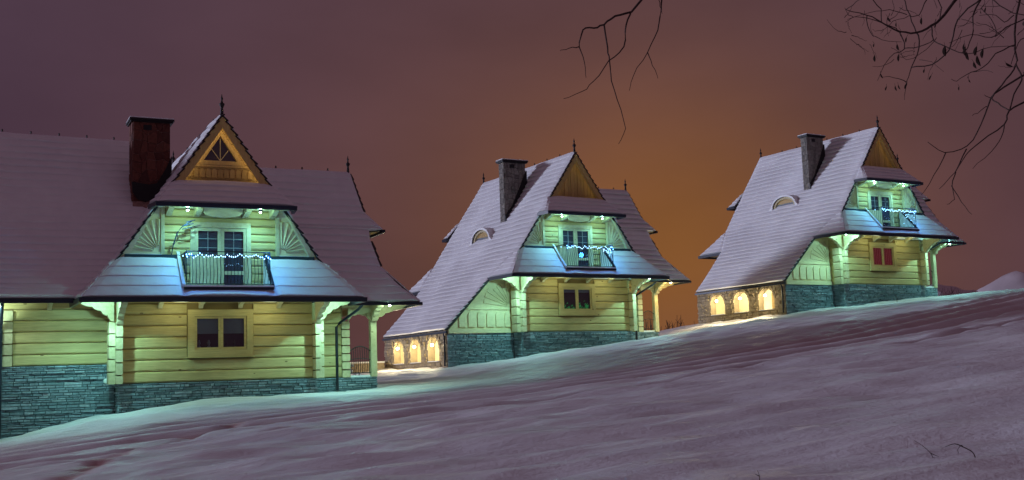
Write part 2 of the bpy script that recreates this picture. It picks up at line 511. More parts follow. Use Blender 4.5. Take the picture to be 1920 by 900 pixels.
def slope(parent, eL, eR, pitch=.33, step=.040, thick=.07, deck=.085, cols=None, wob=.012, name='roof_slope', soffit=True, drift=None, seed=0, thin=.24):
    """one roof plane: eL / eR are its left and right edges from ridge to eave (seen from outside, facing it).
    dark tile deck, stepped snow on top, boards beneath"""
    eL = [Vector(p) for p in eL]; eR = [Vector(p) for p in eR]
    mid = [(a + b) / 2 for a, b in zip(eL, eR)]
    cum = [0.]
    for a, b in zip(mid[:-1], mid[1:]): cum.append(cum[-1] + max(.02, (b - a).length))
    L = cum[-1]; nc = max(1, round(L / pitch)); ph = L / nc
    width = max((a - b).length for a, b in zip(eL, eR))
    cols = cols or max(3, min(44, int(width / .28)))
    base = sorted(set([round(x, 4) for x in np.linspace(0, L, max(2, nc + 1))] + [round(c, 4) for c in cum]))
    # normal from the whole patch
    n = ((mid[-1] - mid[0]).cross(eR[len(eR) // 2] - eL[len(eL) // 2])).normalized()
    if n.z < 0: n = -n
    d = MB()
    A = lerp_edge(eL, cum, cum); B = lerp_edge(eR, cum, cum)
    vs = []
    for a, b in zip(A, B): vs += [a, b, a - n * deck, b - n * deck]
    fs = []
    K = len(A)
    for i in range(K - 1):
        o = 4 * i
        fs += [(o, o + 1, o + 5, o + 4), (o + 2, o + 6, o + 7, o + 3), (o, o + 4, o + 6, o + 2), (o + 1, o + 3, o + 7, o + 5)]
    fs += [(0, 2, 3, 1), (4 * K - 4, 4 * K - 3, 4 * K - 1, 4 * K - 2)]
    d.add(vs, fs)
    deckob = d.build(name, M['tile'], parent)
    if soffit:
        s = MB(); vs = []
        for a, b in zip(A, B):
            dx = (b - a).normalized() * .03 if (b - a).length > .1 else Vector((0, 0, 0))
            vs += [a + dx - n * (deck + .012), b - dx - n * (deck + .012)]
        s.add(vs, [(2 * i, 2 * i + 1, 2 * i + 3, 2 * i + 2) for i in range(K - 1)])
        s.build('soffit_boarding', M['cream'], deckob)
    # snow rows
    rows = []
    for i in range(nc):
        t0, t1 = i * ph, (i + 1) * ph
        rows += [(t0 + (.012 if i else 0), 0., 1.), (t0 + ph * .30, step * .3, .55), (t0 + ph * .62, step * .62, .12), (t1 - .03, step, 0.), (t1, step * .75, .35)]
    rows += [(c, None, 0.) for c in cum[1:-1]]
    rows.sort(key=lambda r: r[0])
    rr = []
    for tt, h, th in rows:
        if h is None: h = step * ((tt / ph) % 1); th = max(0, 1 - 1.5 * ((tt / ph) % 1))
        rr.append((tt, h, th))
    ts = [r[0] for r in rr]
    A = lerp_edge(eL, ts, cum); B = lerp_edge(eR, ts, cum)
    s = MB(); vs = []; thin_shade_v = []
    nr = len(rr)
    for j, ((tt, h, th), a, b) in enumerate(zip(rr, A, B)):
        for c in range(cols + 1):
            k = c / cols; p = a.lerp(b, k)
            q = mnoise.noise(Vector((p.x * .9 + seed, p.y * .9, p.z * 1.3)))
            q2 = mnoise.noise(Vector((p.x * 4 + seed, p.y * 4, p.z * 5)))
            q3 = mnoise.noise(Vector((p.x * .5 + 7 + seed, p.y * .5, p.z * .6)))
            edge = min(1, min(k, 1 - k) * (a - b).length / .12 + .45)
            hh = (thick + h * (.35 + 1.3 * max(0, min(1, .5 + q3))) + wob * (q * 2 + q2)) * edge
            if drift: hh += drift(p)
            vs.append(p + n * max(.02, hh)); thin_shade_v.append(0 if j == 0 else th * thin * max(0, min(1, .75 + 1.1 * q3 + .5 * q)))
    top = len(vs)
    ring = [(0, c) for c in range(cols + 1)] + [(r, cols) for r in range(1, nr)] + [(nr - 1, c) for c in range(cols - 1, -1, -1)] + [(r, 0) for r in range(nr - 2, 0, -1)]
    fs = [(r * (cols + 1) + c, r * (cols + 1) + c + 1, (r + 1) * (cols + 1) + c + 1, (r + 1) * (cols + 1) + c) for r in range(nr - 1) for c in range(cols)]
    for r, c in ring: vs.append(A[r].lerp(B[r], c / cols) + n * .004)
    for i in range(len(ring)):
        j = (i + 1) % len(ring)
        fs.append((ring[i][0] * (cols + 1) + ring[i][1], ring[j][0] * (cols + 1) + ring[j][1], top + j, top + i))
    s.add(vs, fs)
    so = s.build('snow_cover', M['snow'], deckob)
    at_ = so.data.attributes.new('thin', 'FLOAT', 'POINT'); at_.data.foreach_set('value', np.array(thin_shade_v + [0.] * (len(vs) - len(thin_shade_v)), dtype=np.float32))
    return deckob


def strip_tiles(parent, pts, n_out, length=.30, w=.085, h=.042, name='verge_tile'):
    """dark tiles lapping along a rake, each one a piece"""
    pts = [Vector(p) for p in pts]
    cum = [0]
    for a, b in zip(pts[:-1], pts[1:]): cum.append(cum[-1] + (b - a).length)
    n = int(cum[-1] / length); ed = lerp_edge(pts, [i * cum[-1] / n for i in range(n + 1)], cum)
    o = Vector(n_out).normalized()
    for a, b in zip(ed[:-1], ed[1:]):
        d = (b - a); u = d.cross(o).normalized()
        if u.z < 0: u = -u
        j = random.uniform(-.01, .015)
        a2 = a - u * .06; b2 = b + u * (.018 + j) + d * .12
        q = [a2 - o * w * .5, a2 + o * w * .5, b2 + o * w * .5, b2 - o * w * .5]
        MB().extrude(q, -u * h).build(name, M['tile'], parent)


def finial(parent, p, s=1.0):
    p = Vector(p)
    f = MB().lathe(p, [(.075 * s, -.15), (.06 * s, .10), (.045 * s, .16), (.095 * s, .30 * s), (.11 * s, .36 * s), (.05 * s, .40 * s), (.028 * s, .50 * s), (.055 * s, .56 * s), (.03 * s, .62 * s), (.006, .74 * s)])
    return f.build('finial', M['tile'], parent, True)


CORBEL = [(0, 0), (.10, .04), (.17, .14), (.19, .22), (.27, .24), (.35, .31), (.40, .40), (.50, .42), (.60, .47), (.67, .55), (.80, .56), (.92, .60), (1.02, .68), (1.06, .72), (1.06, .82), (0, .82)]


def corbel(parent, origin, d, thick_axis, t, sx=1., sz=1., name='corbel'):
    o = Vector(origin); d = Vector(d); ta = Vector(thick_axis)
    pts = [o + d * (x * sx) + Vector((0, 0, z * sz)) for x, z in CORBEL]
    return MB().extrude(pts, ta * t).build(name, M['trim'], parent)


def log_mesh(L, H, D=.12):
    """a squared log lying along x from 0 to L, rounded at its upper and lower arris"""
    prof = [(D, .008), (.055, .008), (.014, .03), (0, .065), (0, H - .065), (.014, H - .03), (.055, H - .008), (D, H - .008)]
    n = len(prof)
    vs = [(x, y, z) for x in (0, L) for y, z in prof]
    fs = [tuple(range(n)), tuple(range(n, 2 * n))] + [(i, (i + 1) % n, n + (i + 1) % n, n + i) for i in range(n)]
    b = MB(); b.add(vs, fs); return b


def logs(parent, u0, u1, v, w0, w1, pitch, holes=()):
    """courses of logs on a wall facing -v, broken at holes (u0,u1,w0,w1)"""
    n = max(1, round((w1 - w0) / pitch)); H = (w1 - w0) / n
    for i in range(n):
        za, zb = w0 + i * H, w0 + (i + 1) * H
        spans = [(u0, u1)]
        for a, b, c, d in holes:
            if c < (za + zb) / 2 < d:
                spans = [s for x, y in spans for s in ((x, min(y, a)), (max(x, b), y)) if s[1] - s[0] > .05]
        for x, y in spans:
            lm = log_mesh(y - x, H)
            o = lm.build('log', M['log'], parent); o.location = (x, v, za)


def log_ends(parent, u0, u1, v, w0, w1, pitch, depth=.3, shift=0., part=None):
    if part is None:
        part = box('corner_post', M['groove'], parent, u0 + .02, u1 - .02, v + .14, v + depth, w0 + .01, w1 - .01)
    n = max(1, round((w1 - w0) / pitch)); H = (w1 - w0) / n
    z = w0
    while z < w1 - .02:
        zb = min(w1, z + H - (shift if z == w0 else 0)) - .040
        MB().extrude([(u0 + .012, v, z), (u1 - .012, v, z), (u1, v, z + .03), (u1, v, zb - .03), (u1 - .012, v, zb), (u0 + .012, v, zb), (u0, v, zb - .03), (u0, v, z + .03)], (0, depth, 0)).build('log_end', M['trim'], part)
        z = zb + .040
    return part


def stones(parent, mat, areas, size, indiv, axis='v', skip=None, seed=1):
    """thin split stones laid in courses on a wall; the `indiv` largest are objects, the rest one mesh.
    areas: (a0, a1, plane, w0 function, w1); axis 'v': wall faces -v and a = u; axis 'u': wall faces -u and a = v"""
    r = random.Random(seed); lst = []
    for a0, a1, pl, wlo, whi in areas:
        z = whi
        while True:
            h = size[1] * r.uniform(.6, 1.45); z1 = z; z = z - h
            x = a0
            if z1 < min(wlo(a0), wlo(a1)): break
            while x < a1 - .02:
                l = size[0] * r.uniform(.35, 1.9); x1 = min(a1, x + l)
                if a1 - x1 < .1: x1 = a1
                if z1 > wlo((x + x1) / 2) and not (skip and skip(x, x1, z, z1)):
                    lst.append((x, x1, pl, z, z1, r.uniform(.008, .07), r.uniform(-.008, .008)))
                x = x1
    lst.sort(key=lambda s: -(s[1] - s[0]) * (s[4] - s[3]))

    def shape(b, s):
        x, x1, pl, z, z1, p, j = s; g = .007
        if axis == 'v':
            q = [(x + g, pl + .02, z + g), (x1 - g, pl + .02, z + g), (x1 - g, pl + .02, z1 - g), (x + g, pl + .02, z1 - g)]
            f = [(x + g + .006, pl - p, z + g + .006), (x1 - g - .006, pl - p - j, z + g + .006), (x1 - g - .006, pl - p + j, z1 - g - .006), (x + g + .006, pl - p, z1 - g - .006)]
        else:
            q = [(pl + .02, x + g, z + g), (pl + .02, x1 - g, z + g), (pl + .02, x1 - g, z1 - g), (pl + .02, x + g, z1 - g)]
            f = [(pl - p, x + g + .006, z + g + .006), (pl - p - j, x1 - g - .006, z + g + .006), (pl - p + j, x1 - g - .006, z1 - g - .006), (pl - p, x + g + .006, z1 - g - .006)]
        b.add(q + f, [(4, 5, 6, 7), (0, 1, 5, 4), (1, 2, 6, 5), (2, 3, 7, 6), (3, 0, 4, 7)])
    for s in lst[:indiv]:
        b = MB(); shape(b, s); b.build('stone', mat, parent)
    if lst[indiv:]:
        b = MB()
        for s in lst[indiv:]: shape(b, s)
        o = b.build('stone_facing', mat, parent); o['kind'] = 'stuff'


def window(parent, u0, u1, v, w0, w1, cas=.24, kind='dark'):
    """casing with two sashes; parts: casing boards, sashes, panes, things behind the glass"""
    fr = MB()
    e = .075
    fr.box(u0, u1, v - .07, v + .02, w0, w0 + cas); fr.box(u0, u1, v - .073, v + .02, w1 - cas, w1)
    fr.box(u0, u0 + cas, v - .067, v + .02, w0 + cas, w1 - cas); fr.box(u1 - cas, u1, v - .067, v + .02, w0 + cas, w1 - cas)
    win = fr.build('window', M['log'], parent)
    rim = MB()
    t_ = .03
    rim.box(u0 - t_, u1 + t_, v - .10, v + .01, w0 - .045, w0 - .002)
    rim.build('sill', M['log'], win)
    um = (u0 + u1) / 2
    for a, b in ((u0 + cas, um), (um, u1 - cas)):
        a += .004; b -= .004
        s = MB(); s.box(a, b, v - .03, v + .03, w0 + cas + .004, w0 + cas + e); s.box(a, b, v - .03, v + .03, w1 - cas - e, w1 - cas - .004)
        s.box(a, a + e, v - .028, v + .03, w0 + cas + e, w1 - cas - e); s.box(b - e, b, v - .028, v + .03, w0 + cas + e, w1 - cas - e)
        s.build('sash', M['log'], win)
        MB().box(a + e, b - e, v + .0, v + .008, w0 + cas + e, w1 - cas - e).build('pane', M['glass'], win)
    x0, x1, z0, z1 = u0 + cas, u1 - cas, w0 + cas, w1 - cas
    rm = MB(); rm.add([(x0, v + .03, z0), (x1, v + .03, z0), (x1, v + .03, z1), (x0, v + .03, z1), (x0, v + .31, z0), (x1, v + .31, z0), (x1, v + .31, z1), (x0, v + .31, z1)],
                      [(4, 5, 6, 7), (0, 1, 5, 4), (1, 2, 6, 5), (2, 3, 7, 6), (3, 0, 4, 7)])
    rm.build('room_recess', M['room'], win)
    if kind == 'dark':
        for a, b in ((x0 + .01, um - .01), (um + .01, x1 - .01)):
            MB().box(a, b, v + .07, v + .09, z0 + (z1 - z0) * .48, z1).build('roller_blind', M['curtain_blue'], win)
        for a in (x0 + .18, x0 + .50, um + .22, um + .48):
            MB().lathe((a, v + .18, z0), [(.05, 0), (.065, .10), (.03, .14), (.05, .22), (.02, .33)], 7).build('window_ornament', M['ornament'] if a < um else M['room'], win)
    elif kind == 'green':
        for a, b, c in ((x0 + .01, um - .02, .10), (um + .02, x1 - .01, .10)):
            pl = MB()
            rr = random.Random(5 + int(a * 10))
            for k in range(46 if a > um else 18):
                px, pz = rr.uniform(a + .05, b - .05), z0 + abs(rr.gauss(0, .18 if a > um else .1)); s_ = rr.uniform(.03, .07)
                pz = min(pz, z1 - .1)
                pl.add([(px - s_, v + .2 + rr.uniform(0, .1), pz), (px + s_ * .2, v + .16, pz + s_ * 1.7), (px + s_, v + .22, pz + .01)], [(0, 1, 2)])
            pl.build('lit_plant', M['plant'], win)
        MB().box(x0 + .01, x1 - .01, v + .07, v + .085, z0 + (z1 - z0) * .80, z1).build('roller_blind', M['curtain_blue'], win)
    else:
        for a, b in ((x0 + .005, um), (um, x1 - .005)):
            c = MB(); n = 18; vs = []
            for i in range(n + 1):
                x = a + (b - a) * i / n; y = v + .10 + .03 * math.sin(i * 2.1)
                vs += [(x, y, z0), (x, y, z1)]
            c.add(vs, [(2 * i, 2 * i + 2, 2 * i + 3, 2 * i + 1) for i in range(n)])
            c.build('red_curtain', M['curtain_red'], win)
    return win


# ------------------------------------------------------------------ the house (local axes: x along the front, y into the house, z up; z = 0 is the top of the stone plinth)
D_ = 8.78                                    # the back facade mirrors the front about y = D_/2


def mir(p): return (p[0], D_ - p[1], p[2])


def build_house(idx, pos, yaw, label, left_wing, wkind, gable_window, chim, cyan=1.0, warm=1.0):
    H = bpy.data.objects.new('house', None); COL.objects.link(H)
    H.location = pos; H.rotation_euler = (0, 0, yaw); H.empty_display_size = .5
    tag(H, label, 'house', 'highland wooden houses on the snow slope')
    cy, sy = math.cos(yaw), math.sin(yaw)

    def gl_(u, v): return gz(pos[0] + cy * u - sy * v, pos[1] + sy * u + cy * v) - pos[2]

    # ---- plinth
    pl = box('plinth', M['mortar'], H, -3.20, 3.20, -.02, 8.5, -3.2, -.004)
    areas = [(-3.25, 3.28, -.02, lambda u: gl_(u, 0) - .12, 0.)]
    if left_wing:
        areas.append((-6.62, -3.26, .76, lambda u: gl_(u, .7) - .12, .655))
        stones(pl, M['stone'], [(-9.55, -6.63, .76, lambda u: gl_(u, .7) - .12, .655)], (.30, .072), 0, seed=77)
        box('wing_plinth', M['mortar'], pl, -9.6, -3.20, .765, 8.2, -3.4, .65)
    else:
        areas.append((-6.84, -3.26, .78, lambda u: gl_(u, .7) - .12, 0.))
        box('panel_plinth', M['mortar'], pl, -6.80, -3.20, .785, 1.15, -3.4, -.004)
    areas.append((3.30, 5.86, 1.20, lambda u: gl_(u, 1.2) - .12, 0.))
    box('porch_plinth', M['mortar'], pl, 3.2, 5.83, 1.205, 5.2, -3.0, -.004)
    stones(pl, M['stone'], areas, (.30, .072), 300 if idx == 0 else 0, seed=3 + idx)
    stones(pl, M['stone'], [(0., .8, -3.215, lambda v: gl_(-3.25, v) - .12, 0.)], (.30, .072), 0, axis='u', seed=33)
    if idx == 0:
        MB().lathe((0, 0, 0), [(.06, -.02), (.085, .0), (.085, .025), (.05, .04)], 12).build('vent_cover', M['disc'], pl)
        o = bpy.data.objects['vent_cover']; o.rotation_euler = (math.radians(90), 0, 0); o.location = (-3.52, .70, .12)

    # ---- walls
    fwl = MB().box(-3.25, -.88, .075, .32, .002, 2.80).box(.88, 3.25, .075, .32, .002, 2.80).box(-.88, .88, .075, .32, .002, 1.02).box(-.88, .88, .075, .32, 2.16, 2.80).build('front_wall', M['groove'], H)
    logs(fwl, -3.13, 3.13, 0, .004, 2.58, .37, holes=[(-1.10, 1.10, .78, 2.40)])
    for k in range(5):                        # frieze boards between the brackets
        a = -3.13 + k * 6.26 / 5
        MB().box(a + .012, a + 6.26 / 5 - .012, -.02, .07, 2.590, 2.80).build('frieze_board', M['log'], fwl)
    window(H, -1.07, 1.08, -.005, .82, 2.36, .22, wkind)
    for k in range(7):                        # log courses on the short return left of the corner post
        MB().box(-3.345, -3.26, .02, .9, .004 + k * .368 + .01, .004 + (k + 1) * .368 - .01).build('log', M['log'], fwl)
    core = box('house_core', M['groove'], H, -3.2, 3.2, .33, 8.45, .01, 3.9)
    # corner posts of crossing log ends with carved corbels
    for sgn in (-1, 1):
        a, b = (-3.54, -3.345) if sgn < 0 else (3.345, 3.50)
        p = log_ends(H, a, b, -.13, .0, 2.02, .37, .5)
        a2, b2 = (-3.34, -3.14) if sgn < 0 else (3.14, 3.34)
        log_ends(H, a2, b2, -.36, .0, 2.02, .37, .5, shift=.12, part=p)
        corbel(H, ((-3.40 if sgn < 0 else 3.40), -.22, 1.98), (sgn, 0, 0), (0, 1, 0), .20, 1.0, .88)
        corbel(H, ((a2 + b2) / 2 - .1, -.30, 1.84), (0, -1, 0), (1, 0, 0), .20, 1.10, .94)
    for u in (-1.95, -.65, .65, 1.95):
        pts = [(0, 0), (.06, .02), (.14, .09), (.2, .12), (.34, .14), (.5, .2), (.56, .29), (0, .29)]
        MB().extrude([(u - .07, -.02 - x, 2.40 + z) for x, z in pts], (.14, 0, 0)).build('rafter_bracket', M['trim'], H)
    # right side wall and porch
    sw = box('side_wall', M['groove'], H, 3.26, 4.60, 1.275, 1.5, .002, 2.75)
    logs(sw, 3.30, 4.53, 1.2, .004, 2.70, .37)
    box('wing_core', M['groove'], H, 3.3, 4.5, 1.52, 6.0, .004, 2.9)
    log_ends(H, 4.54, 4.83, 1.12, .0, 2.02, .30, .4)
    pst = MB()
    for (y0) in (1.12, 4.95):
        pst.box(5.62, 5.84, y0, y0 + .22, .002, 2.02)
    pst = MB(); pst.box(5.62, 5.84, 1.10, 1.32, .002, 2.02); pst.build('porch_post', M['trim'], H)
    box('porch_post', M['trim'], H, 5.62, 5.84, 4.9, 5.12, .002, 2.02)
    corbel(H, (5.72, 1.12, 1.96), (1, 0, 0), (0, 1, 0), .2, 1.22, .82)
    corbel(H, (5.63, 1.02, 1.98), (0, -1, 0), (1, 0, 0), .2, .75, .8)
    # arched header of the porch opening
    q = [(4.80, 2.48), (4.80, 1.98)] + [(5.22 - .40 * math.cos(a), 1.98 + .27 * math.sin(a) + (.02 * math.sin(a * 9))) for a in np.linspace(.1, math.pi - .1, 15)] + [(5.66, 1.98), (5.66, 2.48)]
    MB().extrude([(x, 1.16, z) for x, z in q], (0, .12, 0)).build('porch_arch', M['trim'], H)
    MB().box(4.55, 6.9, 1.13, 1.30, 2.49, 2.64).build('porch_beam', M['trim'], H)
    MB().box(5.66, 5.82, 1.31, 5.0, 2.40, 2.62).build('porch_beam', M['trim'], H)
    MB().box(4.86, 5.60, 1.19, 1.42, -.003, .065).build('parapet_snow', M['snow'], H)
    # porch railing of wrought iron with an arched top
    rl = MB(); rl.box(4.84, 5.62, 1.19, 1.22, .13, .165)
    rl.tube([(4.84 + .78 * k / 10, 1.205, .93 + .17 * math.sin(math.pi * k / 10)) for k in range(11)], .018, 5)
    rl.tube([(4.84 + .78 * k / 10, 1.205, .62 + .05 * math.sin(math.pi * k / 10)) for k in range(11)], .012, 5)
    rail = rl.build('porch_railing', M['iron'], H)
    for k in range(9):
        x = 4.90 + k * .083
        MB().tube([(x, 1.205, .15), (x + .015, 1.205, .4), (x, 1.205, .92 + .16 * math.sin(math.pi * (x - 4.84) / .78))], .011, 4).build('baluster', M['iron'], rail)

    # ---- skirt soffit and house body above
    sf = MB()
    sf.add([(-4.40, -1.42, 2.60), (4.40, -1.42, 2.60), (4.40, .02, 2.81), (-4.40, .02, 2.81), (-4.40, .75, 2.62), (-3.2, .75, 2.81), (-3.2, .02, 2.81)],
           [(0, 1, 2, 6, 3), (3, 6, 5, 4)])
    sof = sf.build('skirt_soffit', M['cream'], H)
    for k in range(6):
        v0 = -1.40 + k * .235
        z = 2.60 + (v0 + 1.42) * .146
        MB().box(-4.38, 4.38, v0 + .006, v0 + .225, z - .022, z - .004).build('soffit_board', M['cream'], sof)
    # balcony level wall
    nw = box('balcony_wall', M['groove'], H, -1.95, 1.95, -.02, .25, 2.95, 5.72)
    logs(nw, -1.84, 1.84, -.10, 3.02, 5.70, .268, holes=[(-1.0, 1.0, 2.9, 5.28)])
    dw = MB(); dw.box(-1.0, 1.0, -.165, -.05, 5.09, 5.27); dw.box(-1.0, -.86, -.16, -.05, 3.02, 5.088); dw.box(.86, 1.0, -.16, -.05, 3.02, 5.088)
    door = dw.build('balcony_door', M['trim'], H)
    box('door_recess', M['door_curtain'], door, -.86, .86, -.048, -.022, 3.02, 5.09)
    for sgn in (-1, 1):
        a, b = (-.85, -.004) if sgn < 0 else (.004, .85)
        lf = MB(); zt, zb = 5.08, 3.03
        lf.box(a, a + .10, -.14, -.07, zb, zt); lf.box(b - .10, b, -.14, -.07, zb, zt)
        lf.box(a + .1, b - .1, -.138, -.07, zt - .10, zt); lf.box(a + .1, b - .1, -.138, -.07, zb, zb + .12)
        lf.box(a + .1, b - .1, -.138, -.07, 3.52, 3.64)
        if sgn < 0: lf.box(a + .1, b - .1, -.128, -.075, zb + .12, 4.18)
        leaf = lf.build('door_leaf', M['trim'], door)
        MB().box(a + .10, b - .10, -.10, -.092, 3.641 if sgn > 0 else 4.181, zt - .10).build('pane', M['glass'], leaf)
        if sgn > 0: MB().box(a + .10, b - .10, -.10, -.092, zb + .12, 3.519).build('pane', M['glass'], leaf)
        mu = MB(); z0 = 3.64
        mu.box((a + b) / 2 - .006, (a + b) / 2 + .006, -.118, -.102, 4.19, zt - .10)
        for k in (4.42, 4.72): mu.box(a + .1, b - .1, -.119, -.103, k - .006, k + .006)
        mu.build('muntin', M['muntin'], leaf)
    # side boards with carved sun rays
    for s in (-1, 1):
        pts = [(s * 1.95, 4.12), (s * 3.02, 4.12), (s * 2.12, 5.70), (s * 1.95, 5.74)]
        pn = MB().extrude([(x, -.17, z) for x, z in pts], (0, .12, 0)).build('sun_panel', M['cream'], H)
        box('corner_trim', M['trim'], pn, min(s * 1.84, s * 1.96), max(s * 1.84, s * 1.96), -.235, -.10, 4.10, 5.72)
        box('base_trim', M['cream'], pn, min(s * 1.97, s * 3.0), max(s * 1.97, s * 3.0), -.225, -.17, 4.14, 4.24)
        for k in range(7):
            a0 = math.radians(6 + k * 13.2); a1 = a0 + math.radians(8.6)
            def lim(a):
                dx, dz = math.cos(a), math.sin(a)
                t_ = (3.02 - 2.03 - .10) / (dx + dz * (3.02 - 2.12) / 1.58) ; return min(t_, 1.08)
            r0 = .16; cx, cz = 2.03, 4.27
            f = [(cx + r0 * math.cos(a0), cz + r0 * math.sin(a0)), (cx + lim(a0) * math.cos(a0), cz + lim(a0) * math.sin(a0)), (cx + lim(a1) * math.cos(a1), cz + lim(a1) * math.sin(a1)), (cx + r0 * math.cos(a1), cz + r0 * math.sin(a1))]
            b = MB(); am = (a0 + a1) / 2; rm = (lim(a0) + lim(a1)) / 2
            base = [(s * x, -.172, z) for x, z in f]
            rd = [(s * (cx + r0 * math.cos(am)), -.22, cz + r0 * math.sin(am)), (s * (cx + rm * .96 * math.cos(am)), -.25, cz + rm * .96 * math.sin(am))]
            b.add(base + rd, [(0, 1, 5, 4), (1, 2, 5), (2, 3, 4, 5), (3, 0, 4)])
            b.build('sun_ray', M['cream'], pn)
        MB().box(min(s * 1.42, s * 3.12), max(s * 1.42, s * 3.12), -.42, -.16, 4.00, 4.13).build('ledge_flashing', M['teal'], H)
        MB().box(min(s * 1.95, s * 3.05), max(s * 1.95, s * 3.05), -.30, -.175, 4.131, 4.16).build('ledge_snow', M['snow'], H)
    # curved header board hanging from the hood
    q = [(-.64, 5.70), (-.64, 5.56)] + [(-.55 + 1.1 * k / 12, 5.46 - .07 * math.sin(math.pi * k / 12)) for k in range(13)] + [(.64, 5.56), (.64, 5.70)]
    MB().extrude([(x, -.52, z) for x, z in q], (0, .08, 0)).build('header_board', M['cream'], H)
    for u in (-1.72, -.80, .80, 1.72):
        MB().extrude([(u - .09, -.04 - x, 5.45 + z) for x, z in [(0, 0), (.3, .03), (.55, .10), (.72, .14), (.74, .245), (0, .245)]], (.18, 0, 0)).build('hood_bracket', M['trim'], H)
    MB().add([(-2.18, -1.16, 5.655), (2.18, -1.16, 5.655), (2.25, .0, 5.72), (-2.25, .0, 5.72)], [(0, 1, 2, 3)]).build('hood_soffit', M['cream'], H)

    # ---- gable under the peak
    gw = MB().extrude([(-1.98, -.02, 6.02), (1.98, -.02, 6.02), (0, -.02, 8.88)], (0, .2, 0)).build('gable_wall', M['groove'], H)
    hole = None
    if gable_window:
        def wed(x): return 8.24 - abs(x) * 1.5
        # horizontal boards either side of the triangular window
        z = 6.40
        while z < 8.7:
            hw = (8.80 - z) / 1.49
            z1 = min(z + .17, 8.75); hw1 = (8.80 - z1) / 1.49
            if z < 7.24:
                MB().extrude([(-hw, -.05, z + .006), (hw, -.05, z + .006), (hw1, -.05, z1), (-hw1, -.05, z1)], (0, .04, 0)).build('gable_board', M['gable'], gw)
            else:
                iw = max(0, (8.46 - z) / 1.52); iw1 = max(0, (8.46 - z1) / 1.52)
                if iw > 0:
                    for s in (-1, 1):
                        MB().extrude([(s * iw, -.05, z + .006), (s * hw, -.05, z + .006), (s * hw1, -.05, z1), (s * iw1, -.05, z1)], (0, .04, 0)).build('gable_board', M['gable'], gw)
                else:
                    MB().extrude([(-hw, -.05, z + .006), (hw, -.05, z + .006), (hw1, -.05, z1), (-hw1, -.05, z1)], (0, .04, 0)).build('gable_board', M['gable'], gw)
            z += .175
        O_, I_ = [(-.80, 7.24), (.80, 7.24), (0, 8.46)], [(-.56, 7.38), (.56, 7.38), (0, 8.24)]
        fm = MB()
        for i in range(3):
            j = (i + 1) % 3
            fm.extrude([(O_[i][0], -.13, O_[i][1]), (O_[j][0], -.13, O_[j][1]), (I_[j][0], -.13, I_[j][1]), (I_[i][0], -.13, I_[i][1])], (0, .11, 0))
        gwn = fm.build('gable_window', M['gable'], H)
        MB().extrude([(x * .97, -.062, z) for x, z in I_], (0, .008, 0)).build('pane', M['glass'], gwn)
        MB().extrude([(x * .97, -.035, z) for x, z in I_], (0, .008, 0)).build('room_recess', M['room'], gwn)
        for x1, z1 in ((0, 8.2), (-.30, 7.80), (.30, 7.80)):
            MB().tube([(0, -.075, 7.385), (x1, -.075, z1)], .012, 4).build('muntin', M['cream'], gwn)
        MB().box(-1.04, 1.04, -.12, -.055, 7.165, 7.235).build('gable_rail', M['gable'], gw)
        for k in range(11):                   # scalloped frieze
            x = -1.0 + k * .2; r_ = .078
            arc = [(x - r_, 6.80), (x + r_, 6.80)] + [(x + r_ * math.cos(a), 7.03 + r_ * math.sin(a)) for a in np.linspace(0, math.pi, 7)]
            MB().extrude([(a, -.085, b) for a, b in arc], (0, .03, 0)).build('frieze_arch', M['gable'], gw)
    else:
        n = 15
        for k in range(n):
            x0, x1 = -1.45 + k * 2.9 / n, -1.45 + (k + 1) * 2.9 / n
            g_ = .008
            zt = lambda x: 8.78 - abs(x) * 1.49
            pts = [(x0 + g_, 6.40), (x1 - g_, 6.40), (x1 - g_, zt(x1 - g_)), (x0 + g_, zt(x0 + g_))]
            if x0 < 0 < x1: pts.insert(3, (0, 8.78))
            MB().extrude([(a, -.055 - (.012 if k % 2 else 0), b) for a, b in pts], (0, .05, 0)).build('gable_board', M['gable'], gw)
    for q in (-1, 1):                         # warm fill strip without fixture, added behind each barge board to brighten the gable
        o = light('gable_fill_strip', H, (q * .78, -.33, 7.52), 1.5 if gable_window else .45, (1.0, .74, .40), .1, 'AREA')
        o.data.shape = 'RECTANGLE'; o.data.size = 2.5; o.data.size_y = .05
        X_ = Vector((q * 1.46, 0, -2.18)).normalized(); Z_ = -Vector((-q * .55, .80, -.36)); Z_ = (Z_ - X_ * Z_.dot(X_)).normalized(); Y_ = Z_.cross(X_)
        o.matrix_local = Matrix.Translation(o.location) @ Matrix((X_, Y_, Z_)).transposed().to_4x4()
    for s in (-1, 1):                         # barge boards behind the verge
        pts = [(0, 8.875), (s * 1.60, 6.50), (s * 1.66, 6.40), (s * 1.46, 6.26), (s * 1.40, 6.36), (0, 8.44)]
        MB().extrude([(x, -.475, z) for x, z in pts], (0, .055, 0)).build('barge_board', M['gable'], H)

    # ---- roof
    AP = (0, -.43, 8.91)
    rak = [AP, (-1.58, -.43, 6.58), (-3.33, -.35, 3.99)]
    if not left_wing:
        fe = rak + [(-4.55, .55, 2.66), (-5.7, .68, 1.42), (-6.90, .77, .19)]
        be = [mir(p) for p in fe]
        slope(H, be, fe, cols=44, seed=idx * 5, thin=.62, pitch=.31)
    else:
        fe = rak + [(-4.50, .55, 2.70)]
        slope(H, [mir(p) for p in fe], fe, cols=34, seed=idx * 5, thin=.15)
    fr_ = [(-x, y, z) for x, y, z in rak] + [(4.45, .4, 2.75)]
    slope(H, fr_, [mir(p) for p in fr_], cols=24, seed=idx * 5 + 2)
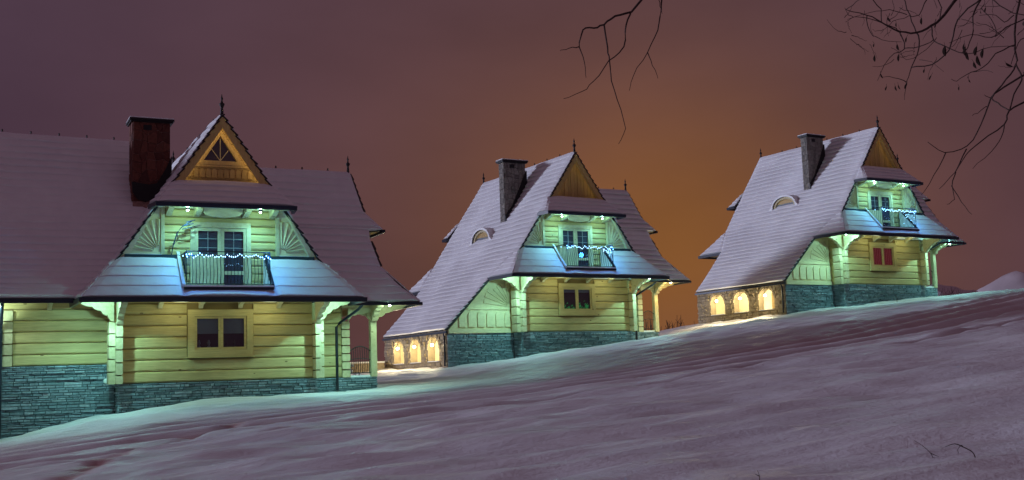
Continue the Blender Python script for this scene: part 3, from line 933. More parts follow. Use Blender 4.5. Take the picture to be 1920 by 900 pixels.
    # hood over the balcony: front plane and the two returns
    for S in (lambda p: p, mir):
        fl = S((0, 0, 0))[1] == 0
        hf = [[(-1.60, -.40, 6.58), (-2.2, -1.23, 5.73)], [(1.60, -.40, 6.58), (2.2, -1.23, 5.73)]]
        a, b = [[S(p) for p in e] for e in hf]
        slope(H, a if fl else b, b if fl else a, cols=14, soffit=False, seed=idx + 9)
        for s in (-1, 1):
            e1 = [S((s * 1.62, -.36, 6.56)), S((s * 2.34, -.5, 5.73))]; e2 = [S((s * 1.60, -.40, 6.58)), S((s * 2.2, -1.23, 5.73))]
            slope(H, e1 if (s < 0) == fl else e2, e2 if (s < 0) == fl else e1, cols=4, soffit=False, seed=idx + 3)
        # skirt
        TL, BL = (-3.33, -.35, 3.99), (-4.49, -1.52, 2.66)
        dz = 1.33; f_ = lambda w: -.35 - (3.99 - w) / dz * 1.17
        uL = lambda w: -3.33 - (3.99 - w) / dz * 1.16
        if fl:
            slope(H, [TL, (-4.0, f_(3.22), 3.22), BL], [(-1.42, -.35, 3.99), (-1.42, f_(3.22), 3.22), (-1.42, -1.52, 2.66)], cols=12, soffit=False, seed=idx + 21, pitch=.44, step=.022, thin=.2)
            slope(H, [(1.42, -.35, 3.99), (1.42, f_(3.22), 3.22), (1.42, -1.52, 2.66)], [(3.33, -.35, 3.99), (4.0, f_(3.22), 3.22), (4.49, -1.52, 2.66)], cols=12, soffit=False, seed=idx + 31, pitch=.44, step=.022, thin=.2)
            slope(H, [(-1.42, f_(2.99), 2.99), (-1.42, -1.52, 2.66)], [(1.42, f_(2.99), 2.99), (1.42, -1.52, 2.66)], pitch=.5, cols=12, soffit=False, seed=idx + 41)
        else:
            slope(H, [mir((3.33, -.35, 3.99)), mir((4.49, -1.52, 2.66))], [mir(TL), mir(BL)], cols=10, soffit=False)
        for s in (-1, 1):
            e1 = [S((s * 3.34, -.30, 3.97)), S((s * 4.56, .62, 2.66))]; e2 = [S((s * 3.33, -.35, 3.99)), S((s * 4.49, -1.52, 2.66))]
            if fl or s < 0:
                slope(H, e1 if (s < 0) == fl else e2, e2 if (s < 0) == fl else e1, cols=7, soffit=False, seed=idx + 51)
    # rear wall pieces that show beyond the left slope
    box('rear_hood_wall', M['cream'], H, -2.0, 2.0, D_ + .02, D_ + .25, 4.0, 5.70)
    box('rear_wall', M['trim'], H, -3.25, 3.25, D_ - .3, D_, .0, 2.7)
    MB().add([mir((-4.40, -1.42, 2.60)), mir((4.40, -1.42, 2.60)), mir((4.4, .2, 2.62)), mir((-4.4, .7, 2.62))], [(0, 1, 2, 3)]).build('rear_soffit', M['cream'], H)
    # gutters along hood and skirt
    for S in (lambda p: p, mir):
        g = MB()
        for L_, r_ in (([(-2.36, -.52, 5.66), (-2.24, -1.27, 5.66), (2.24, -1.27, 5.66), (2.36, -.5, 5.66)], .07), ([(-4.60, .62, 2.57), (-4.53, -1.57, 2.57), (4.53, -1.57, 2.57), (4.58, .3, 2.57)], .075)):
            P = [Vector(S(p)) for p in L_]
            for a, b in zip(P[:-1], P[1:]):
                d = (b - a).normalized(); o = d.cross(Vector((0, 0, 1))) * r_ * .75; u = Vector((0, 0, r_))
                a_, b_ = a - d * .03, b + d * .03
                g.extrude([a_ - o - u, a_ + o - u, a_ + o * 1.25 + u, a_ - o * 1.25 + u], b_ - a_)
        g.build('gutter', M['gutter'], H)
    # verge tiles up both rakes of the peak, ridge pieces and finials
    for s in (-1, 1):
        strip_tiles(H, [(0, -.46, 8.96), (s * 1.64, -.46, 6.56)], (0, -1, 0), .27)
        strip_tiles(H, [(s * 2.38, -.43, 5.45), (s * 3.40, -.38, 3.95)], (0, -1, 0), .27)
    if not left_wing:
        strip_tiles(H, [(-4.66, .54, 2.60), (-5.75, .66, 1.44), (-6.98, .75, .17)], (0, -1, 0), .29)
    for s in (-1, 1):                         # boarded underside along the balcony rake
        MB().extrude([(s * 2.12, -.40, 5.66), (s * 2.30, -.40, 5.44), (s * 3.28, -.36, 3.99), (s * 3.02, -.36, 4.02)], (0, .22, 0)).build('rake_soffit', M['cream'], H)
    finial(H, (0, -.36, 8.98), .88); finial(H, (0, D_ + .36, 8.98), .8)
    for k in range(6):
        y = 1.0 + k * 1.25
        MB().lathe((0, y, 8.97), [(.035, 0), (.025, .06), (.035, .09), (.01, .11)], 6).build('ridge_clip', M['tile'], H)

    # ---- right wing: ridge along x, its end repeats gable, hood and skirt
    RV, RW = 3.05, 7.80
    e = [(5.56, RV, RW), (5.74, 2.08, 6.15), (6.33, 1.66, 5.44), (5.80, 1.64, 5.38), (5.75, 1.41, 5.01), (5.90, .75, 3.93), (6.42, .30, 3.22), (7.10, -.04, 2.62)]
    lft = [(.6, y, z) for x, y, z in e]
    slope(H, lft, e, cols=30, seed=idx + 61, wob=.010, thin=.16 if left_wing else .75)
    bk = lambda p: (p[0], 2 * RV - p[1], p[2])
    slope(H, [bk(p) for p in e], [bk(p) for p in lft], cols=6, seed=idx + 71)
    slope(H, [(5.74, 2.08, 6.15), (6.33, 1.66, 5.44)], [(5.74, 2 * RV - 2.08, 6.15), (6.33, 2 * RV - 1.66, 5.44)], cols=6, soffit=True)
    slope(H, [(5.92, .75, 3.93), (7.10, -.04, 2.62)], [(5.92, 2 * RV - .75, 3.93), (7.10, 2 * RV + .04, 2.62)], cols=8, soffit=True)
    MB().extrude([(5.35, .9, 3.6), (5.35, 2 * RV - .9, 3.6), (5.35, 2 * RV - 1.6, 5.2), (5.35, RV, 7.6), (5.35, 1.6, 5.2)], (.08, 0, 0)).build('wing_gable_wall', M['cream'], H)
    MB().add([(3.2, .10, 2.56), (7.0, .02, 2.56), (7.0, 6.0, 2.60), (3.2, 6.0, 2.75), (3.2, 1.3, 2.75)], [(0, 1, 2, 3, 4)]).build('porch_soffit', M['cream'], H)
    g = MB(); g.box(4.6, 7.16, -.12, -.02, 2.49, 2.60); g.box(7.11, 7.22, -.02, 6.1, 2.49, 2.60); g.box(6.34, 6.44, 1.60, 4.5, 5.32, 5.44)
    g.build('wing_gutter', M['gutter'], H)
    strip_tiles(H, [(5.60, RV, RW + .02), (5.80, 2.10, 6.2)], (1, 0, 0), .3)
    strip_tiles(H, [(5.83, 1.38, 5.0), (5.95, .80, 4.02)], (1, 0, 0), .3)
    finial(H, (5.50, RV, RW + .08), .8)
    for k in range(4):
        MB().lathe((1.7 + k * 1.0, RV, RW + .06), [(.035, 0), (.025, .05), (.035, .07), (.01, .09)], 6).build('ridge_clip', M['tile'], H)
    # downpipe at the inner corner
    dp = MB().tube([(4.95, .0, 2.52), (4.90, .25, 2.38), (4.40, .95, 1.93), (4.32, 1.06, 1.80), (4.32, 1.06, gl_(4.32, 1.0) + .05)], .052, 8).build('downpipe', M['gutter'], H, True)

    # ---- chimney
    x0, x1, y0, y1 = (-2.50, -1.25, 2.35, 3.15) if left_wing else (-2.18, -.90, 3.0, 3.48)
    ct, cb = (9.12, 5.2) if left_wing else (8.90, 5.0)
    ch = box('chimney', M['chim_joint' if left_wing else 'chim_grey_joint'], H, x0, x1, y0, y1, cb, ct)
    r = random.Random(21)
    nxs, nzs = (5, 8) if left_wing else (6, 12)
    z_lo = 6.3 if left_wing else 5.6
    for face in ('front', 'left'):
        if face == 'front': A0, A1 = x0, x1
        else: A0, A1 = y0, y1
        nn = nxs if face == 'front' else max(3, nxs - 2)
        P = {}
        for i in range(nn + 1):
            for j in range(nzs + 1):
                jx = 0 if i in (0, nn) else r.uniform(-.34, .34) * (A1 - A0) / nn
                jz = 0 if j in (0, nzs) else r.uniform(-.36, .36) * (ct - z_lo) / nzs
                P[i, j] = (A0 + (A1 - A0) * i / nn + jx, z_lo + (ct - z_lo) * j / nzs + jz)
        for i in range(nn):
            for j in range(nzs):
                c = [P[i, j], P[i + 1, j], P[i + 1, j + 1], P[i, j + 1]]
                mx, mz = sum(p[0] for p in c) / 4, sum(p[1] for p in c) / 4
                sh = .90
                c2 = [(mx + (a - mx) * sh, mz + (b - mz) * sh) for a, b in c]
                pr = r.uniform(.018, .035)
                b = MB()
                if face == 'front': b.add([(a, y0 + .01, z) for a, z in c] + [(a, y0 - pr, z) for a, z in c2], [(4, 5, 6, 7), (0, 1, 5, 4), (1, 2, 6, 5), (2, 3, 7, 6), (3, 0, 4, 7)])
                else: b.add([(x0 + .01, a, z) for a, z in c] + [(x0 - pr, a, z) for a, z in c2], [(4, 5, 6, 7), (0, 1, 5, 4), (1, 2, 6, 5), (2, 3, 7, 6), (3, 0, 4, 7)])
                b.build('chimney_stone', M['chim_red' if left_wing else 'chim_grey'], ch)
    c = MB().box(x0 - .09, x1 + .09, y0 - .09, y1 + .09, ct, ct + .05); c.box(x0 - .13, x1 + .13, y0 - .13, y1 + .13, ct + .051, ct + .13)
    c.build('chimney_cap', M['flash'], ch)
    MB().box(x0 - .12, x1 + .12, y0 - .12, y1 + .12, ct + .131, ct + .17).build('cap_snow', M['snow'], ch)
    box('flue_opening', M['flash'], ch, x0 + .34, x0 + .62, y0 - .042, y0 - .02, ct - .28, ct - .10)
    rw_ = lambda u: 8.91 + 1.475 * u
    if left_wing:
        f = [(x0 - .04, 6.98), (x0 - .02, 6.62), (x0 + .16, 6.36), (x0 + .42, 6.28), (x0 + .72, 6.40), (x1 - .28, 6.80), (x1 - .05, 7.10), (x1 + .05, 7.42), (x1 + .05, 7.95), (x1 - .15, 7.50), (x0 + .8, 6.96), (x0 + .55, 6.90)]
        MB().extrude([(a, y0 - .07, z) for a, z in f], (0, .12, 0)).build('flashing', M['flash'], ch)
    else:
        f = [(x0 - .03, rw_(x0) + .40), (x0 - .03, rw_(x0) - .05), (x1 + .06, rw_(x1) + .0), (x1 + .06, rw_(x1) + .95), (x1 - .12, rw_(x1) + .62), (x0 + .45, rw_(x0 + .45) + .36)]
        MB().extrude([(a, y0 - .06, z) for a, z in f], (0, .12, 0)).build('flashing', M['flash'], ch)

    # ---- balcony
    bal = MB().box(-1.40, 1.40, -1.40, -.03, 2.96, 3.015).build('balcony', M['snow_lip'], H)
    MB().box(-1.44, 1.44, -1.47, -1.405, 2.90, 2.99).build('floor_edge', M['gutter'], bal)
    MB().box(-1.43, 1.43, -1.475, -1.30, 2.992, 3.045).build('floor_snow', M['snow'], bal)
    for s in (-1, 1):
        pts = [(s * 1.40, -.20, 3.02), (s * 1.40, -.20, 4.16), (s * 1.40, -.38, 4.14), (s * 1.40, -1.36, 3.06), (s * 1.40, -1.36, 3.02)]
        MB().extrude(pts, (s * .035, 0, 0)).build('cheek', M['snow_lip'], bal)
        MB().extrude([(s * 1.38, -.30, 4.14), (s * 1.38, -1.36, 3.0), (s * 1.38, -1.36, 3.10), (s * 1.38, -.30, 4.25)], (s * .10, 0, 0)).build('cheek_flashing', M['gutter' if s > 0 else 'snow_lip'], bal)
    tr_ = MB()
    zt, zb_, vf = 4.14, 3.09, -1.36
    for a, b in (((-1.34, vf, zt), (1.34, vf, zt)), ((-1.34, vf, zt), (-1.34, -.35, zt)), ((1.34, vf, zt), (1.34, -.35, zt))):
        tr_.tube([a, b], .017, 6)
    tr_.tube([(-1.34, vf, zb_), (1.34, vf, zb_)], .018, 5); tr_.tube([(-1.34, vf, zt - .13), (1.34, vf, zt - .13)], .014, 5)
    for s in (-1, 1):
        tr_.tube([(s * 1.34, vf, 3.0), (s * 1.34, vf, zt + .03)], .016, 6)
    tr_.build('top_rail', M['iron'], bal)
    for k in range(24):
        x = -1.27 + k * 2.54 / 23
        prof = [(0, zb_), (0, zb_ + .10), (-.055, zb_ + .24), (-.075, zb_ + .36), (-.05, zb_ + .5), (0, zb_ + .68), (0, zt - .13)]
        MB().tube([(x, vf + d_, z) for d_, z in prof], .0105, 5).build('baluster', M['iron'], bal)
    for s in (-1, 1):
        for k in range(7):
            y = vf + .13 + k * .125
            z0 = 3.08 + (y - vf) * 1.06
            MB().tube([(s * 1.34, y, z0), (s * 1.36, y, (z0 + zt) / 2), (s * 1.34, y, zt)], .010, 4).build('baluster', M['iron'], bal)

    # ---- string of lights wound along the railing: lies on it, a thing of its own
    S_ = bpy.data.objects.new('string_lights', None); COL.objects.link(S_)
    S_.location = H.location; S_.rotation_euler = H.rotation_euler
    tag(S_, ['blue white fairy lights on the balcony rail of the house with the red chimney', 'blue white fairy lights on the balcony rail above the window with green glow',
             'blue white fairy lights on the balcony rail above the red curtained window'][idx], 'fairy lights', 'fairy lights on the balcony rails')
    path = [(-1.42, -.45, 4.10), (-1.38, -.9, 4.06), (-1.36, vf - .03, 4.08)]
    n = 40
    for k in range(n + 1):
        path.append((-1.34 + 2.68 * k / n, vf - .035, 4.03 + .03 * math.sin(k * 1.35) + random.uniform(-.05, .04)))
    path += [(1.37, -1.0, 4.05), (1.38, -.5, 4.08)]
    MB().tube(path, .007, 4).build('cable', M['cable'], S_)
    bm_ = MB().lathe((0, 0, 0), [(.002, -.024), (.012, -.012), (.0145, 0), (.012, .012), (.002, .024)], 6).mesh('bulb', M['bulb'])
    for p in path:
        o = link('bulb', bm_, S_); o.location = (p[0], p[1] - .02, p[2] - .03 + random.uniform(-.03, .02))
    if idx == 2 or idx == 1:
        for k in range(16):                   # strands hanging on the right side of the rail
            o = link('bulb', bm_, S_); o.location = (1.36, random.uniform(vf, -.5), random.uniform(3.35, 4.0) if idx == 2 else random.uniform(3.8, 4.0))
    for x in (-1.28, 1.28):
        light('string_glow', S_, (x, vf - .18, 3.98), 36, (.05, .34, 1.0), .12)

    # ---- lamps
    cyan_c = (.38, 1.0, .92)
    for p, pw in (((-4.02, -1.14, 2.575), 245), ((3.72, -1.06, 2.575), 205), ((6.02, .16, 2.50), 75)):
        lp = MB().lathe(p, [(.06, .07), (.075, .05), (.06, -.002)], 12).build('soffit_lamp', M['gutter'], H)
        MB().lathe((p[0], p[1], p[2] - .02), [(.035, .02), (.042, .0), (.012, -.014)], 10).build('lamp_glass', M['lampglass'], lp)
        col = cyan_c
        if idx == 1 and p[0] > 5: col, pw = (1.0, .74, .30), 120
        if idx == 0 and p[0] > 5: col = (.55, 1.0, .75)
        light('soffit_light', H, (p[0], p[1], p[2] - .045), pw * cyan * .40, col, .045)
        light('soffit_light', H, (p[0], p[1], p[2] - .04), pw * cyan * 1.42, col, .03, 'SPOT', (p[0] * 1.02, p[1] - 1.1, -1), 168, .35)
    for u in (-1.45, 1.45):                   # added fill lights, no fixtures, lifting the wall under the eaves
        light('soffit_fill', H, (u, -.85, 2.50), 17 * cyan, (.86, 1.0, .58), .25)
    for p in ((-1.22, -.86, 5.56), (1.16, -.86, 5.56)):
        lp = MB().lathe(p, [(.055, .08), (.07, .06), (.055, .0)], 12).build('hood_lamp', M['gutter'], H)
        MB().lathe((p[0], p[1], p[2] - .02), [(.035, .02), (.042, .0), (.012, -.014)], 10).build('lamp_glass', M['lampglass'], lp)
        light('hood_light', H, (p[0], p[1], p[2] - .07), 18 * cyan, (.36, 1.0, .82), .04)
        light('hood_light', H, (p[0], p[1], p[2] - .06), 92 * cyan, (.24, .88, 1.0), .03, 'SPOT', (p[0], p[1] - .05, 3), 150, .7)

    # ---- left side: arcade under the long slope, or a wing of the house
    if not left_wing:
        XA = -6.84
        pb = MB().extrude([(-6.70, .80, .01), (-3.22, .80, .01), (-3.22, .80, 2.85), (-4.40, .80, 2.60), (-6.70, .80, .20)], (0, .2, 0)).build('side_panel', M['cream'], H)
        MB().box(-6.78, -3.24, .70, .80, .01, .20).build('base_board', M['cream'], pb)
        for k in range(6):
            x = -3.50 - k * .50; r_ = .19; top = .86
            arc = [(x - r_, .30), (x + r_, .30)] + [(x + r_ * math.cos(a), top + r_ * math.sin(a)) for a in np.linspace(0, math.pi, 9)]
            if x - r_ < -6.2: continue
            lim_ = .20 + (x - r_ + 6.7) * 1.04
            if top + r_ > lim_ + .25: arc = [(a, min(b, lim_)) for a, b in arc]
            MB().extrude([(a, .745, b) for a, b in arc], (0, .05, 0)).build('arch_board', M['cream'], pb)
        MB().extrude([(-5.75, .755, 1.13), (-3.24, .755, 1.13), (-3.24, .755, 1.21), (-5.68, .755, 1.21)], (0, .04, 0)).build('panel_rail', M['cream'], pb)
        for k in range(7):
            a0 = math.radians(97 + k * 11.5); a1 = a0 + math.radians(7.2); R_ = 1.25 if k < 4 else 1.5
            cx, cz = -3.34, 1.26
            pts = [(cx + .2 * math.cos(a0), cz + .2 * math.sin(a0)), (cx + R_ * math.cos(a0), cz + R_ * math.sin(a0)), (cx + R_ * math.cos(a1), cz + R_ * math.sin(a1)), (cx + .2 * math.cos(a1), cz + .2 * math.sin(a1))]
            MB().extrude([(a, .765, b) for a, b in pts], (0, .04, 0)).build('sun_ray', M['cream'], pb)
        # arcade wall with three arched openings
        sill, spr, r_ = -1.27, -.68, .60
        cs = (2.26, 4.27, 6.25)
        lo = -3.4; hi_ = .16; ya, yb = .79, 7.98
        aw = MB(); thick = .38
        def fbox(a, b, z0, z1): aw.box(XA, XA + thick, a, b, z0, z1)
        aw.box(XA, XA + thick, ya, yb, lo, sill)
        edges = [ya] + [q for c_ in cs for q in (c_ - r_, c_ + r_)] + [yb]
        for a, b in zip(edges[0::2], edges[1::2]): aw.box(XA, XA + thick, a, b, sill, hi_)
        for c_ in cs:
            arc = [(c_ + r_ * math.cos(a), spr + r_ * math.sin(a)) for a in np.linspace(math.pi, 0, 13)]
            pts = [(XA, a, b) for a, b in arc] + [(XA, c_ + r_, hi_), (XA, c_ - r_, hi_)]
            aw.extrude(pts, (thick, 0, 0))
        arc_w = aw.build('arcade_wall', M['arc_mortar'], H)

        def skip(a, b, z0, z1):
            for c_ in cs:
                for y in (a, b, (a + b) / 2):
                    for z in (z0, z1):
                        if abs(y - c_) < r_ + .02 and sill - .05 < z and (z < spr or (y - c_) ** 2 + (z - spr) ** 2 < (r_ + .02) ** 2): return True
            return False
        stones(arc_w, M['arcade_stone'], [(ya, yb, XA - .01, lambda v: gl_(-6.84, v) - .15, hi_)], (.30, .13), 0, axis='u', skip=skip, seed=9)
        for c_ in cs:
            MB().box(XA - .05, XA + .42, c_ - r_ + .004, c_ + r_ - .004, sill + .003, sill + .035).build('arch_sill', M['snow_lip'], arc_w)
            for k in range(11):
                a0 = math.pi * k / 11; a1 = math.pi * (k + 1) / 11 - .03
                pts = [(XA - .035, c_ + rr * math.cos(a), spr + rr * math.sin(a)) for rr, a in ((r_ + .005, a0), (r_ + .15, a0), (r_ + .15, a1), (r_ + .005, a1))]
                MB().extrude(pts, (.05, 0, 0)).build('arch_stone', M['arcade_stone'], arc_w)
        # passage behind the arches
        MB().box(-4.6, -4.5, .99, 7.9, -2.2, 2.2).build('passage_wall', M['plaster'], H)
        MB().box(XA + .39, -4.6, .99, 7.9, -2.3, -1.75).build('passage_floor', M['plaster'], H)
        MB().box(XA + .05, -4.5, 7.7, 7.96, -3.2, .1).build('passage_end', M['plaster'], H)
        MB().box(XA + .39, -4.5, .99, 7.7, .02, .08).build('passage_ceiling', M['plaster'], H)
        for c_ in cs:
            px, pz = -6.91, -.46
            lp = MB().lathe((px, c_, pz), [(.010, .48), (.012, .12), (.05, .11), (.055, .07)], 8).build('arcade_lamp', M['iron'], H)
            MB().lathe((px, c_, pz), [(.03, .068), (.072, .03), (.078, -.01), (.05, -.06), (.012, -.075)], 12).build('lamp_globe', M['globe'], lp)
            light('arcade_light', H, (px - .06, c_, pz - .12), 50 * warm, (1.0, .87, .52), .06)
            light('arcade_light', H, (px - .08, c_, pz - .1), 420 * warm, (1.0, .87, .52), .05, 'SPOT', (-15, c_ - 2.5, -2.6), 110, .9)
            light('passage_fill', H, (-5.7, c_, -.12), 58 * warm, (1.0, .90, .58), .08)  # unseen fill added to brighten the passage behind the hanging globes
        for c_ in cs[:2]:
            MB().box(-4.66, -4.60, c_ - .95, c_ - .15, -1.75, -.15).build('passage_door', M['groove'], H)
        g = MB(); g.box(XA - .10, XA - .02, .70, 8.1, .02, .12); g.build('arcade_gutter', M['gutter'], H)
        MB().tube([(XA - .08, 1.0, .05), (XA - .07, .94, -.15), (XA - .07, .94, gl_(XA, .9) + .1)], .045, 8).build('downpipe', M['gutter'], H, True)
        # eyebrow dormer in the left slope
        yc, hw, zb0, ht = 4.55, .92, 4.88, .66
        xe = -2.80
        prof = [(yc + hw * math.cos(a), zb0 + ht * math.sin(a) ** .8) for a in np.linspace(math.pi, 0, 15)]
        dm = MB(); vs = []
        for y, z in prof: vs += [(xe, y, z), ((z - 8.91) / 1.475 + .1, y, z + .02)]
        dm.add(vs, [(2 * i, 2 * i + 2, 2 * i + 3, 2 * i + 1) for i in range(len(prof) - 1)])
        dmo = dm.build('eyebrow_dormer', M['tile'], H)
        sn = MB(); vs = []
        p2 = [(yc + (hw + .10) * math.cos(a) * (1.25 if abs(math.cos(a)) > .98 else 1), zb0 - .05 + (ht + .17) * max(0, math.sin(a)) ** .8) for a in np.linspace(math.pi, 0, 15)]
        for (y, z), (ya_, za_) in zip(p2, prof): vs += [(xe - .06, y, z), ((z - 8.91) / 1.475 + .12, y, z + .03), (xe - .06, ya_, za_ + .005)]
        sn.add(vs, [f for i in range(len(p2) - 1) for f in ((3 * i, 3 * i + 3, 3 * i + 4, 3 * i + 1), (3 * i, 3 * i + 2, 3 * i + 5, 3 * i + 3))])
        sn.build('dormer_snow', M['snow'], dmo)
        ring = MB()
        inner = [(yc + (hw - .17) * math.cos(a), zb0 + .06 + (ht - .18) * max(0, math.sin(a)) ** .8) for a in np.linspace(math.pi, 0, 15)]
        vs = []
        for (y, z), (y2, z2) in zip(prof, inner): vs += [(xe + .02, y, z), (xe + .02, y2, z2), (xe + .12, y2, z2)]
        ring.add(vs, [f for i in range(len(prof) - 1) for f in ((3 * i, 3 * i + 1, 3 * i + 4, 3 * i + 3), (3 * i + 1, 3 * i + 2, 3 * i + 5, 3 * i + 4))])
        ring.build('dormer_frame', M['trim'], dmo)
        MB().extrude([(xe + .10, y, z) for y, z in inner], (.008, 0, 0)).build('pane', M['glass'], dmo)
        MB().extrude([(xe + .14, y, z) for y, z in inner], (.008, 0, 0)).build('room_recess', M['dormer_room'], dmo)
        MB().box(xe + .04, xe + .10, yc - hw + .15, yc + hw - .15, zb0 + .02, zb0 + .09).build('dormer_sill', M['trim'], dmo)
    else:
        lw = box('wing_wall', M['groove'], H, -9.5, -3.26, .855, 1.1, .652, 2.80)
        logs(lw, -6.30, -3.34, .78, .655, 2.46, .362)
        logs(lw, -9.4, -6.62, .78, .655, 2.46, .362)
        MB().box(-9.4, -3.34, .765, .85, 2.468, 2.80).build('frieze_board', M['log'], lw)
        log_ends(H, -6.60, -6.32, .66, .66, 2.44, .362, .4)
        for u in (-5.25, -7.6):
            MB().extrude([(u - .07, .76 - x, 2.42 + z) for x, z in [(0, 0), (.08, .04), (.2, .12), (.5, .2), (.56, .29), (0, .29)]], (.14, 0, 0)).build('rafter_bracket', M['trim'], H)
        ev = [(-9.8, 4.45, 8.92), (-9.8, .9, 4.05), (-9.8, -.22, 2.72)]
        evr = [(-1.6, 4.45, 8.80), (-2.3, .9, 4.05), (-4.40, -.22, 2.72)]
        def drift(p):
            s_ = 1 / (1 + math.exp((p.z - 3.12 - .10 * math.sin(p.x * 1.3)) * 22)) * (1 / (1 + math.exp((p.x + 4.75 + .4 * (p.z - 3)) * 14)))
            return .10 * s_
        slope(H, ev, evr, cols=44, drift=drift, seed=5, thin=.10)
        slope(H, [(-1.6, 4.45, 8.80), (-1.6, 8.9, 2.8)], [(-9.8, 4.45, 8.92), (-9.8, 8.9, 2.8)], cols=6)
        box('wing_gutter', M['gutter'], H, -9.8, -4.55, -.31, -.21, 2.57, 2.70)
        MB().add([(-9.8, -.2, 2.60), (-4.4, -.2, 2.60), (-3.3, .9, 2.80), (-9.8, .9, 2.80)], [(0, 1, 2, 3)]).build('wing_soffit', M['cream'], H)
        MB().tube([(-6.66, -.2, 2.58), (-6.66, .1, 2.42), (-6.66, .52, 2.0), (-6.66, .56, 1.8), (-6.66, .56, gl_(-6.66, .5) + .04)], .055, 8).build('downpipe', M['gutter'], H, True)
        for k in range(9):
            MB().lathe((-9.4 + k * .93, 4.45, 8.99 - k * .014), [(.035, 0), (.025, .05), (.035, .07), (.01, .09)], 6).build('ridge_clip', M['tile'], H)
        # bent aerial mast with short bars beside the balcony door
        an = MB().tube([(-1.66, -.40, 4.10), (-1.60, -.42, 4.45), (-1.48, -.42, 4.85), (-1.30, -.42, 5.08), (-1.00, -.42, 5.26)], .020, 6)
        an.tube([(-1.60, -.42, 4.45), (-1.45, -.42, 4.62), (-1.48, -.42, 4.85)], .012, 5)
        ant = an.build('aerial', M['cable'], H, True)
        for k, (x, z) in enumerate(((-1.16, 5.02), (-1.10, 5.14), (-1.04, 5.26))):
            MB().tube([(x - .16, -.44, z - .05), (x + .14, -.44, z + .03)], .016, 5).build('bar', M['cable'], ant)
        light('wing_soffit_light', H, (-6.9, -.02, 2.45), 55, (.60, 1.0, .88), .035)
    return H


HOUSES = [
    build_house(0, (-9.7946, 38.1887, .3931), .455722, 'large timber house with brick red chimney and triangular gable window, nearest', True, 'dark', True, 'red'),
    build_house(1, (3.0973, 56.6955, 2.3855), .526647, 'middle timber house with grey chimney, warm porch and green glow in its window', False, 'green', False, 'grey'),
    build_house(2, (20.7703, 64.1504, 4.6889), .543109, 'timber house highest on the slope with red curtained window and grey chimney', False, 'red', False, 'grey'),
]


# ------------------------------------------------------------------ low wall, shrubs, far hills
def local(i, u, v):
    o = HOUSES[i]; a = o.rotation_euler.z
    return (o.location.x + math.cos(a) * u - math.sin(a) * v, o.location.y + math.sin(a) * u + math.cos(a) * v)


x, y = local(1, -7.0, 7.75)
W_ = bpy.data.objects.new('garden_wall', None); COL.objects.link(W_); W_.location = (x, y, gz(x, y)); W_.rotation_euler = (0, 0, .5266)
tag(W_, 'low stone garden wall capped with snow behind the arcade of the middle house', 'wall')
MB().box(-2.6, 0, 0, .3, -1.0, .30).build('wall_body', M['arcade_stone'], W_)
MB().box(-2.65, .0, -.05, .35, .302, .38).build('snow_cap', M['snow'], W_)


def bush(name, x, y, h, spread, n, label, cat, mat, snowy=0, seed=0, group=None):
    r = random.Random(seed)
    root = bpy.data.objects.new(name, None); COL.objects.link(root); root.location = (x, y, gz(x, y) - .05)
    tag(root, label, cat, group)
    b = MB()
    for k in range(n):
        a = r.uniform(0, 6.28); p = Vector((r.uniform(-.1, .1) * spread, r.uniform(-.1, .1) * spread, 0)); pts = [p.copy()]
        d = Vector((math.cos(a) * r.uniform(.1, .7), math.sin(a) * r.uniform(.1, .7), 1)).normalized()
        L = h * r.uniform(.55, 1.0)
        for q in range(4):
            d = (d + Vector((r.uniform(-.25, .25), r.uniform(-.25, .25), r.uniform(-.05, .2)))).normalized()
            p = p + d * L / 4; pts.append(p.copy())
            if q > 0:
                for _ in range(2):
                    e = (d + Vector((r.uniform(-.8, .8), r.uniform(-.8, .8), r.uniform(0, .5)))).normalized()
                    b.tube([p, p + e * L * .12, p + e * L * .22 + Vector((0, 0, L * .03))], [h * .004, h * .003, h * .0015], 3)
        b.tube(pts, [h * .010, h * .008, h * .006, h * .004, h * .002], 4)
    b.build('stems', mat, root)
    if snowy:
        s = MB()
        for k in range(snowy):
            c = Vector((r.gauss(0, spread * .3), r.gauss(0, spread * .2), h * r.uniform(.25, .8))); q = r.uniform(.05, .13)
            s.lathe(c, [(q * .3, -q * .4), (q, -q * .1), (q * .9, q * .3), (q * .3, q * .6)], 6)
        s.build('snow_clumps', M['snow'], root, True)
    return root


for k, (u, v) in enumerate(((6.3, 6.6), (6.9, 7.2))):
    x, y = local(0, u, v)
    bush('garden_shrub', x, y, .95, .9, 9, ['snow dusted shrub seen through the porch opening of the large house, left one', 'snow dusted shrub seen through the porch opening of the large house, right one'][k], 'shrub', M['twig'], 9, 40 + k, 'shrubs behind the porch')

# far line of bare shrubs below the sky behind the rise: reads as one mass
r = random.Random(3)
b = MB()
for k in range(150):
    y = r.uniform(104, 122); x = y * r.uniform(.02, .31)
    z0 = gz(x, y); hh = (2.4 if r.random() < .8 else 3.3) * r.uniform(.6, 1.1) + max(0, 3.2 - z0)
    for q in range(5):
        a = Vector((x + r.uniform(-.5, .5), y, z0 - .1)); tp = a + Vector((r.uniform(-.5, .5), r.uniform(-.4, .4), hh * r.uniform(.7, 1)))
        b.tube([a, a.lerp(tp, .5) + Vector((r.uniform(-.15, .15), 0, 0)), tp], [.07, .05, .015], 4)
        for w_ in range(6):
            s0 = a.lerp(tp, r.uniform(.35, .95)); b.tube([s0, s0 + Vector((r.uniform(-.5, .5), r.uniform(-.3, .3), r.uniform(.2, .7)))], [.03, .012], 3)
o = b.build('far_shrubs', M['shrub'], None); o['kind'] = 'stuff'; o['label'] = 'dark line of bare shrubs on the skyline between the two upper houses'


